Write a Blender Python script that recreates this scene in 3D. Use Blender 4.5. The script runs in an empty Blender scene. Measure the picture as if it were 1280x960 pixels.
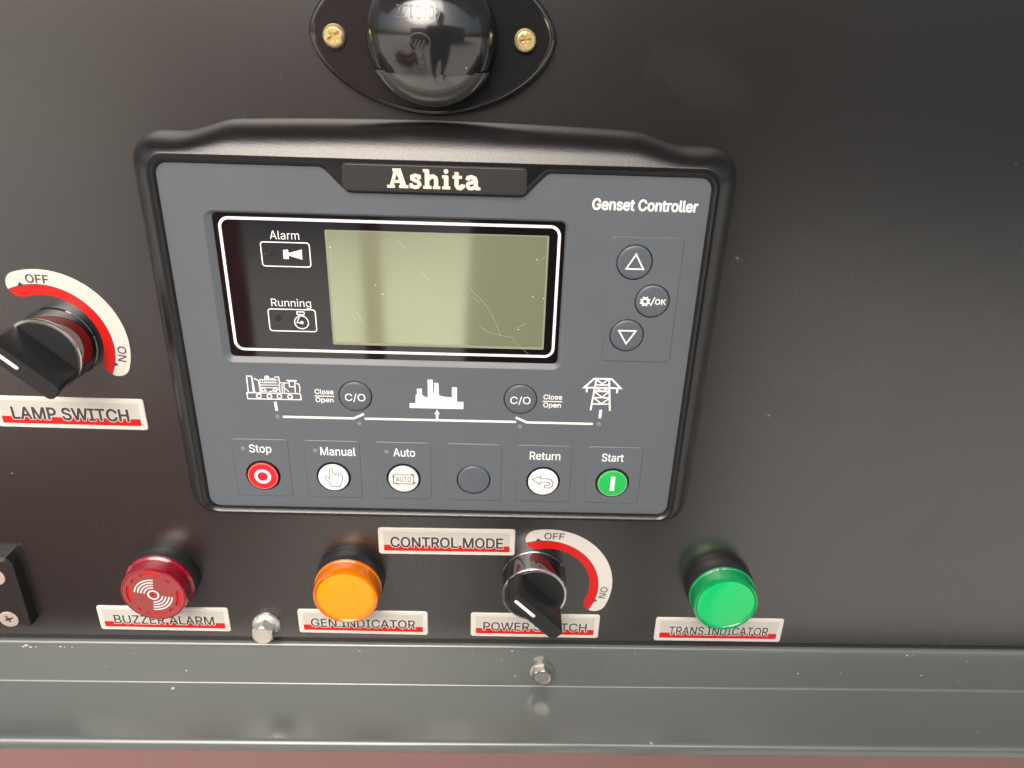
import bpy, bmesh, math, random
from mathutils import Vector, Matrix, Euler
from mathutils.geometry import tessellate_polygon

random.seed(7)
PI = math.pi
sc = bpy.context.scene
col = sc.collection
MM = 0.001
ZC = 1.15                     # height of the controller's centre above the yard (m)

# ------------------------------------------------------------------ camera
cam = bpy.data.cameras.new('camera')
cam.sensor_fit = 'HORIZONTAL'
cam.sensor_width = 36.0
cam.lens = 36.0 * 930.0 / 1280.0
cam.clip_start = 0.01
cam.clip_end = 2000.0
camo = bpy.data.objects.new('camera', cam)
camo.location = (22.864 * MM, -272.46 * MM, ZC + 110.448 * MM)
camo.rotation_euler = (1.13614, -0.02994, -0.00748)
col.objects.link(camo)
sc.camera = camo

# ------------------------------------------------------------------ world, sun, exposure
SUN_EL, SUN_AZ = math.radians(42), math.radians(194)     # azimuth from +Y: in front of the panel, to the left
w = bpy.data.worlds.new('World')
sc.world = w
w.use_nodes = True
nt = w.node_tree
nt.nodes.clear()
wo = nt.nodes.new('ShaderNodeOutputWorld')
bg = nt.nodes.new('ShaderNodeBackground')
sky = nt.nodes.new('ShaderNodeTexSky')
sky.sky_type = 'NISHITA'
sky.sun_disc = False
sky.sun_elevation = SUN_EL
sky.sun_rotation = SUN_AZ
sky.air_density = 1.0
sky.dust_density = 8.0
sky.ozone_density = 0.6
bg.inputs['Strength'].default_value = 0.12
hz = nt.nodes.new('ShaderNodeHueSaturation')          # thin even cloud: the same sky, paler
hz.inputs['Saturation'].default_value = 0.85
nt.links.new(sky.outputs[0], hz.inputs['Color'])
nt.links.new(hz.outputs[0], bg.inputs[0])
nt.links.new(bg.outputs[0], wo.inputs[0])
sl = bpy.data.lights.new('sun', 'SUN')
sl.energy = 1.4
sl.angle = math.radians(52)
sl.color = (1.0, 0.99, 0.98)
so = bpy.data.objects.new('sun', sl)
sd = Vector((math.sin(SUN_AZ) * math.cos(SUN_EL), math.cos(SUN_AZ) * math.cos(SUN_EL), math.sin(SUN_EL)))
so.rotation_euler = sd.to_track_quat('Z', 'Y').to_euler()
so.location = sd * 20
col.objects.link(so)
sc.view_settings.view_transform = 'Standard'
sc.view_settings.look = 'None'
sc.view_settings.gamma = 1.0
sc.view_settings.exposure = 0.68
sc.view_settings.use_curve_mapping = False
sc.render.engine = 'CYCLES'
sc.cycles.use_denoising = True
sc.cycles.max_bounces = 8
sc.cycles.caustics_reflective = False
sc.cycles.caustics_refractive = False
sc.cycles.sample_clamp_indirect = 4.0

# ------------------------------------------------------------------ materials
def setin(b, **kw):
    names = dict(base='Base Color', rough='Roughness', metal='Metallic', ior='IOR', coat='Coat Weight', coat_r='Coat Roughness',
                 trans='Transmission Weight', sss='Subsurface Weight', spec='Specular IOR Level', alpha='Alpha')
    for k, v in kw.items():
        b.inputs[names[k]].default_value = (v[0], v[1], v[2], 1.0) if k == 'base' else v

def mat(name, base, rough=0.5, var=0.0, var_scale=40.0, bump=0.0, bump_scale=800.0, rvar=0.0, rvar_scale=15.0, speck=0.0, speck_scale=300.0,
        speck_col=(0.5, 0.48, 0.44), **kw):
    m = bpy.data.materials.new(name)
    m.use_nodes = True
    n = m.node_tree
    b = n.nodes['Principled BSDF']
    setin(b, base=base, rough=rough, **kw)
    tc = n.nodes.new('ShaderNodeTexCoord')
    colour = None
    if var > 0:
        t = n.nodes.new('ShaderNodeTexNoise'); t.inputs['Scale'].default_value = var_scale; t.inputs['Detail'].default_value = 6
        n.links.new(tc.outputs['Object'], t.inputs['Vector'])
        r = n.nodes.new('ShaderNodeMapRange'); r.inputs['From Min'].default_value = 0.15; r.inputs['From Max'].default_value = 0.85
        r.inputs['To Min'].default_value = 1 - var; r.inputs['To Max'].default_value = 1 + var
        n.links.new(t.outputs['Fac'], r.inputs['Value'])
        v = n.nodes.new('ShaderNodeVectorMath'); v.operation = 'SCALE'; v.inputs[0].default_value = base[:3]
        n.links.new(r.outputs[0], v.inputs['Scale'])
        colour = v.outputs[0]
    if speck > 0:
        t = n.nodes.new('ShaderNodeTexVoronoi'); t.inputs['Scale'].default_value = speck_scale
        t.inputs['Randomness'].default_value = 1.0
        n.links.new(tc.outputs['Object'], t.inputs['Vector'])
        sp = n.nodes.new('ShaderNodeSeparateColor')
        n.links.new(t.outputs['Color'], sp.inputs[0])
        pick = n.nodes.new('ShaderNodeMath'); pick.operation = 'GREATER_THAN'; pick.inputs[1].default_value = 1 - speck
        n.links.new(sp.outputs[0], pick.inputs[0])
        rad = n.nodes.new('ShaderNodeMapRange'); rad.inputs['From Min'].default_value = 0.12; rad.inputs['From Max'].default_value = 0.03
        n.links.new(t.outputs['Distance'], rad.inputs['Value'])
        mu = n.nodes.new('ShaderNodeMath'); mu.operation = 'MULTIPLY'
        n.links.new(pick.outputs[0], mu.inputs[0]); n.links.new(rad.outputs[0], mu.inputs[1])
        mx = n.nodes.new('ShaderNodeMixRGB'); mx.inputs[1].default_value = (*base[:3], 1); mx.inputs[2].default_value = (*speck_col, 1)
        if colour: n.links.new(colour, mx.inputs[1])
        n.links.new(mu.outputs[0], mx.inputs[0])
        colour = mx.outputs[0]
    if colour: n.links.new(colour, b.inputs['Base Color'])
    if rvar > 0:
        t = n.nodes.new('ShaderNodeTexNoise'); t.inputs['Scale'].default_value = rvar_scale; t.inputs['Detail'].default_value = 5
        n.links.new(tc.outputs['Object'], t.inputs['Vector'])
        r = n.nodes.new('ShaderNodeMapRange'); r.inputs['From Min'].default_value = 0.15; r.inputs['From Max'].default_value = 0.85
        r.inputs['To Min'].default_value = max(0, rough - rvar); r.inputs['To Max'].default_value = rough + rvar
        n.links.new(t.outputs['Fac'], r.inputs['Value']); n.links.new(r.outputs[0], b.inputs['Roughness'])
    if bump > 0:
        t = n.nodes.new('ShaderNodeTexNoise'); t.inputs['Scale'].default_value = bump_scale; t.inputs['Detail'].default_value = 2
        n.links.new(tc.outputs['Object'], t.inputs['Vector'])
        bp = n.nodes.new('ShaderNodeBump'); bp.inputs['Strength'].default_value = bump; bp.inputs['Distance'].default_value = 0.0002
        n.links.new(t.outputs['Fac'], bp.inputs['Height']); n.links.new(bp.outputs[0], b.inputs['Normal'])
    return m

M = {}
M['panel'] = mat('black panel paint', (0.010, 0.0095, 0.009), 0.27, ior=2.1, speck=0.015, speck_scale=170, speck_col=(0.16, 0.15, 0.14))
def panel_wear(m):
    """fine vertical rolling streaks, dust haze and a few wiped stains, all in the paint's gloss and dust colour"""
    n = m.node_tree; b = n.nodes['Principled BSDF']
    tc = n.nodes.new('ShaderNodeTexCoord')
    def math_(op, a, c=None):
        q = n.nodes.new('ShaderNodeMath'); q.operation = op
        for i, v in enumerate((a, c)):
            if v is None: continue
            if isinstance(v, (int, float)): q.inputs[i].default_value = v
            else: n.links.new(v, q.inputs[i])
        return q.outputs[0]
    def noise(scale, detail, stretch=(1, 1, 1)):
        mp = n.nodes.new('ShaderNodeMapping'); mp.inputs['Scale'].default_value = stretch
        n.links.new(tc.outputs['Object'], mp.inputs['Vector'])
        t = n.nodes.new('ShaderNodeTexNoise'); t.inputs['Scale'].default_value = scale; t.inputs['Detail'].default_value = detail
        n.links.new(mp.outputs[0], t.inputs['Vector']); return t.outputs['Fac']
    streak = noise(260, 0, (1, 1, 0.015)); cloud = noise(14, 1)
    total = math_('ADD', math_('MULTIPLY', math_('SUBTRACT', streak, 0.5), 0.006), math_('MULTIPLY', math_('SUBTRACT', cloud, 0.5), 0.03))
    stain = None
    for x, z, rx, rz, k in ((0.216, -0.085, 0.007, 0.016, 1.0), (0.150, 0.005, 0.022, 0.016, .45), (0.148, -0.022, 0.020, 0.012, .5), (0.196, -0.014, 0.012, 0.03, .4), (0.09, 0.10, 0.02, 0.01, .4),
                            (0.205, -0.11, 0.02, 0.008, .35), (-0.165, 0.09, 0.03, 0.02, .3)):
        mp = n.nodes.new('ShaderNodeMapping'); mp.vector_type = 'TEXTURE'
        mp.inputs['Location'].default_value = (x, 0, z); mp.inputs['Scale'].default_value = (rx, 1, rz); mp.inputs['Rotation'].default_value = (0, .35, 0)
        n.links.new(tc.outputs['Object'], mp.inputs['Vector'])
        ln = n.nodes.new('ShaderNodeVectorMath'); ln.operation = 'LENGTH'; n.links.new(mp.outputs[0], ln.inputs[0])
        r = n.nodes.new('ShaderNodeMapRange'); r.interpolation_type = 'SMOOTHSTEP'
        r.inputs['From Min'].default_value = 1.25; r.inputs['From Max'].default_value = 0.3; r.inputs['To Max'].default_value = k
        n.links.new(math_('ADD', ln.outputs['Value'], math_('MULTIPLY', math_('SUBTRACT', noise(90, 2), 0.5), 1.4)), r.inputs['Value'])
        stain = r.outputs[0] if stain is None else math_('MAXIMUM', stain, r.outputs[0])
    n.links.new(math_('ADD', math_('ADD', total, 0.27), math_('MULTIPLY', stain, 0.06)), b.inputs['Roughness'])
panel_wear(M['panel'])
M['bezel'] = mat('grained black plastic', (0.008, 0.008, 0.0085), 0.23, bump=0.4, bump_scale=2000, ior=1.6)
M['face'] = mat('blue grey overlay', (0.098, 0.111, 0.127), 0.42, var=0.03, var_scale=60, rvar=0.07, rvar_scale=28, bump=0.12, bump_scale=2500)
M['key'] = mat('blue grey key', (0.088, 0.102, 0.119), 0.36, bump=0.05, bump_scale=2500)
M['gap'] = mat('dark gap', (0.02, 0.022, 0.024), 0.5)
M['print'] = mat('white print', (0.80, 0.81, 0.80), 0.45)
M['print_dark'] = mat('grey outline print', (0.10, 0.10, 0.10), 0.5)
M['key_white'] = mat('white key print', (0.80, 0.80, 0.78), 0.35)
M['key_cream'] = mat('worn white key print', (0.66, 0.66, 0.63), 0.4, var=0.15, var_scale=700)
M['key_red'] = mat('red key print', (0.80, 0.012, 0.025), 0.35)
M['key_green'] = mat('green key print', (0.012, 0.42, 0.075), 0.35)
M['key_rim_red'] = mat('pale red key rim', (0.55, 0.14, 0.12), 0.35)
M['key_rim_green'] = mat('pale green key rim', (0.16, 0.42, 0.22), 0.35)
M['led'] = mat('clear led dot', (0.19, 0.20, 0.23), 0.25)
M['led_red'] = mat('dark red led', (0.035, 0.016, 0.017), 0.2)
M['glass'] = mat('black display glass', (0.006, 0.005, 0.006), 0.05, ior=1.9, rvar=0.02, rvar_scale=60, speck=0.03, speck_scale=260)
M['lcd'] = mat('green grey display', (0.47, 0.525, 0.345), 0.075, var=0.02, var_scale=25, metal=0.66, coat=1.0, coat_r=0.04)
M['lcd_edge'] = mat('dark display rim', (0.24, 0.24, 0.18), 0.3)  # darker border tone round the screen
M['scratch'] = mat('pale scratch', (0.54, 0.56, 0.39), 0.5)
M['badge'] = mat('black badge', (0.028, 0.026, 0.025), 0.4, bump=0.2, bump_scale=2000)
M['cream'] = mat('cream lettering', (0.74, 0.67, 0.56), 0.5)
M['label_white'] = mat('white label plastic', (0.59, 0.565, 0.525), 0.35, var=0.03, var_scale=80)
M['label_grey'] = mat('light grey label print', (0.48, 0.465, 0.425), 0.35)
M['label_red'] = mat('red label print', (0.52, 0.008, 0.006), 0.35)
M['label_text'] = mat('charcoal label text', (0.045, 0.043, 0.045), 0.4)
M['collar'] = mat('satin black collar', (0.017, 0.018, 0.020), 0.33, bump=0.05)
M['collar_gloss'] = mat('gloss black collar', (0.008, 0.008, 0.009), 0.035, ior=2.1)
M['knob'] = mat('matt black knob', (0.012, 0.013, 0.014), 0.42, bump=0.15, bump_scale=2200)
M['chrome'] = mat('satin metal ring', (0.72, 0.70, 0.67), 0.18, metal=1.0)
M['steel'] = mat('zinc steel', (0.78, 0.75, 0.69), 0.26, metal=0.7, bump=0.25, bump_scale=900)
M['steel_dull'] = mat('dull steel', (0.52, 0.50, 0.46), 0.38, metal=1.0, bump=0.6, bump_scale=900, var=0.2, var_scale=400)
M['brass'] = mat('yellow zinc', (0.88, 0.72, 0.36), 0.28, metal=0.75, bump=0.25, bump_scale=900, var=0.15, var_scale=500)
M['pink_steel'] = mat('warm steel', (0.72, 0.60, 0.54), 0.34, metal=0.6, bump=0.3, bump_scale=900)
M['gloss_black'] = mat('gloss black housing', (0.014, 0.014, 0.015), 0.12, ior=1.9, rvar=0.02, rvar_scale=80, speck=0.02, speck_scale=250)
M['emboss'] = mat('embossed housing mark', (0.045, 0.045, 0.047), 0.3, ior=1.8)
M['clear_lens'] = mat('smoked clear lens', (0.10, 0.10, 0.095), 0.08, ior=1.8, bump=0.15, bump_scale=350)
M['amber'] = mat('amber lens face', (0.85, 0.285, 0.0), 0.30, coat=0.5, coat_r=0.1)
M['amber_side'] = mat('amber lens side', (0.85, 0.20, 0.0), 0.12, trans=0.25, coat=0.5)
M['green'] = mat('green lens face', (0.0, 0.50, 0.13), 0.30, coat=0.5, coat_r=0.1)
M['green_side'] = mat('green lens side', (0.0, 0.36, 0.10), 0.12, trans=0.25, coat=0.5)
M['red_face'] = mat('red buzzer face', (0.26, 0.052, 0.050), 0.34, coat=0.4, coat_r=0.2)
M['red_side'] = mat('red buzzer side', (0.30, 0.004, 0.02), 0.10, trans=0.2, coat=0.6)
M['red_deep'] = mat('red buzzer cavity', (0.62, 0.008, 0.02), 0.3)
M['pink_print'] = mat('pale pink print', (0.80, 0.66, 0.66), 0.4)
M['rail'] = mat('grey enamel', (0.108, 0.120, 0.115), 0.20, var=0.05, var_scale=14, rvar=0.04, rvar_scale=25, ior=1.65, bump=0.02, bump_scale=120,
                speck=0.03, speck_scale=110, speck_col=(0.62, 0.60, 0.56))
M['red_sill'] = mat('red enamel', (0.17, 0.094, 0.089), 0.42, var=0.08, var_scale=8)
M['hinge'] = mat('black hinge', (0.020, 0.017, 0.016), 0.30, bump=0.1)
M['chip'] = mat('pale chipped paint', (0.55, 0.54, 0.50), 0.6)
M['ground'] = mat('concrete yard', (0.55, 0.545, 0.50), 0.85, var=0.12, var_scale=2.5)
M['cloth'] = mat('dark jacket', (0.018, 0.018, 0.020), 0.8)
M['trousers'] = mat('dark trousers', (0.020, 0.020, 0.024), 0.8)
M['skin'] = mat('skin', (0.42, 0.26, 0.19), 0.5)
M['hair'] = mat('dark hair', (0.01, 0.009, 0.008), 0.5)
M['red_paint'] = mat('red machine paint', (0.28, 0.025, 0.025), 0.4)
M['shed'] = mat('added dark shed sheet', (0.16, 0.165, 0.16), 0.6)
M['pale_red'] = mat('added container pale red', (0.60, 0.36, 0.34), 0.6)

# ------------------------------------------------------------------ geometry helpers (mm; h = distance out of the panel, towards the camera)
class G:
    def __init__(s): s.v = []; s.f = []; s.smooth = []; s.k = 0
    def pt(s, x, h, z): s.v.append((x * MM, -h * MM, z * MM)); return len(s.v) - 1
    def face(s, ids, sm=False): s.f.append(ids); s.smooth.append(sm)
    def sheet(s, pts, h, step=True):                      # flat polygon facing out of the panel
        if step: s.k += 1; h = h + 0.004 * s.k
        a = sum(pts[i][0] * pts[(i + 1) % len(pts)][1] - pts[(i + 1) % len(pts)][0] * pts[i][1] for i in range(len(pts)))
        if a < 0: pts = pts[::-1]
        s.face([s.pt(x, h, z) for x, z in pts])
    def holed(s, outer, holes, h):
        loops = [[Vector((x, z, 0)) for x, z in L] for L in [outer] + holes]
        flat = [p for L in loops for p in L]
        ids = [s.pt(p.x, h, p.y) for p in flat]
        for t in tessellate_polygon(loops):
            a, b, c = (flat[i] for i in t)
            cr = (b - a).cross(c - a).z
            if abs(cr) < 1e-9: continue
            s.face([ids[i] for i in (t if cr > 0 else t[::-1])])
    def loft(s, loops, cap_last=False, cap_first=False, sm=True, closed=True):   # loops: [(pts, h)]
        rows = []
        for pts, h in loops: rows.append([s.pt(p[0], h if len(p) < 3 else p[2], p[1]) for p in pts])
        n = len(rows[0])
        for a, b in zip(rows, rows[1:]):
            for i in range(n if closed else n - 1):
                j = (i + 1) % n
                s.face([a[i], a[j], b[j], b[i]], sm)
        if cap_last: s.face(list(rows[-1]))
        if cap_first: s.face(list(rows[0])[::-1])
    def prism(s, pts, h0, h1, bev=0.0):
        a = sum(pts[i][0] * pts[(i + 1) % len(pts)][1] - pts[(i + 1) % len(pts)][0] * pts[i][1] for i in range(len(pts)))
        if a < 0: pts = pts[::-1]
        if bev > 0: s.loft([(pts, h0), (pts, h1 - bev), (inset(pts, bev), h1)], cap_last=True, sm=False)
        else: s.loft([(pts, h0), (pts, h1)], cap_last=True, sm=False)
    def lathe(s, prof, n=64, c=(0, 0), sm=True, cap=True):   # prof: [(r, h)]
        L = [([(c[0] + r * math.cos(2 * PI * i / n), c[1] + r * math.sin(2 * PI * i / n)) for i in range(n)], h) for r, h in prof]
        s.loft(L, cap_last=cap, sm=sm)
    def ribbon(s, pts, wd, h, closed=False):
        n = len(pts); P = [Vector((p[0], p[1])) for p in pts]; Lf = []; Rt = []
        for i in range(n):
            a = P[i - 1] if (i > 0 or closed) else None
            b = P[(i + 1) % n] if (i < n - 1 or closed) else None
            d1 = (P[i] - a).normalized() if a is not None else None
            d2 = (b - P[i]).normalized() if b is not None else None
            if d1 is None: d1 = d2
            if d2 is None: d2 = d1
            t = (d1 + d2)
            t = t.normalized() if t.length > 1e-6 else d1
            nn = Vector((-t.y, t.x)); c = max(0.35, nn.dot(Vector((-d1.y, d1.x))))
            o = nn * (wd / 2 / c)
            Lf.append(P[i] + o); Rt.append(P[i] - o)
        s.k += 1; hh = h + 0.004 * s.k
        li = [s.pt(p.x, hh, p.y) for p in Lf]; ri = [s.pt(p.x, hh, p.y) for p in Rt]
        for i in range(n if closed else n - 1):
            j = (i + 1) % n
            s.face([ri[i], ri[j], li[j], li[i]])
    def ring(s, c, r0, r1, h, n=40):
        s.ribbon(circ(c, (r0 + r1) / 2, n), r1 - r0, h, closed=True)
    def disc(s, c, r, h, n=32): s.sheet(circ(c, r, n), h)
    def box(s, x0, x1, h0, h1, z0, z1): s.loft([([(x0, z0), (x1, z0), (x1, z1), (x0, z1)], h0), ([(x0, z0), (x1, z0), (x1, z1), (x0, z1)], h1)], True, True, sm=False)
    def build(s, name, m, parent=None, base=(0, 0, 0)):
        me = bpy.data.meshes.new(name)
        me.from_pydata(s.v, [], s.f)
        me.polygons.foreach_set('use_smooth', s.smooth)
        me.materials.append(m)
        me.update()
        if any(s.smooth):
            try: me.set_sharp_from_angle(angle=math.radians(35))
            except Exception: pass
        return link(name, me, parent, base)

def link(name, me, parent=None, base=(0, 0, 0)):
    o = bpy.data.objects.new(name, me)
    col.objects.link(o)
    if parent is not None: o.parent = parent; o.location = [c * MM for c in (base[0], -base[1], base[2])]
    else: o.location = (base[0] * MM, -base[1] * MM, ZC + base[2] * MM)
    return o

def tag(o, label, cat, group=None, kind=None):
    o['label'] = label; o['category'] = cat
    if group: o['group'] = group
    if kind: o['kind'] = kind
    return o

def thing(name, label, cat, base=(0, 0, 0), group=None):     # base: (x, h, z) mm
    o = bpy.data.objects.new(name, None)
    o.empty_display_size = 0.02
    col.objects.link(o)
    o.location = (base[0] * MM, -base[1] * MM, ZC + base[2] * MM)
    return tag(o, label, cat, group)

def circ(c, r, n=32, a0=0.0): return [(c[0] + r * math.cos(a0 + 2 * PI * i / n), c[1] + r * math.sin(a0 + 2 * PI * i / n)) for i in range(n)]
def arc(c, r, a0, a1, n=16): return [(c[0] + r * math.cos(math.radians(a0 + (a1 - a0) * i / n)), c[1] + r * math.sin(math.radians(a0 + (a1 - a0) * i / n))) for i in range(n + 1)]
def rrect(x0, x1, z0, z1, r, n=6):
    return arc((x1 - r, z0 + r), r, -90, 0, n) + arc((x1 - r, z1 - r), r, 0, 90, n) + arc((x0 + r, z1 - r), r, 90, 180, n) + arc((x0 + r, z0 + r), r, 180, 270, n)
def inset(pts, d):
    n = len(pts); out = []
    for i in range(n):
        p, a, b = Vector(pts[i]), Vector(pts[i - 1]), Vector(pts[(i + 1) % n])
        d1 = (p - a).normalized(); d2 = (b - p).normalized(); t = (d1 + d2).normalized()
        nn = Vector((-t.y, t.x)); c = max(0.35, nn.dot(Vector((-d1.y, d1.x))))
        q = p + nn * (d / c); out.append((q.x, q.y))
    return out

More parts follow.
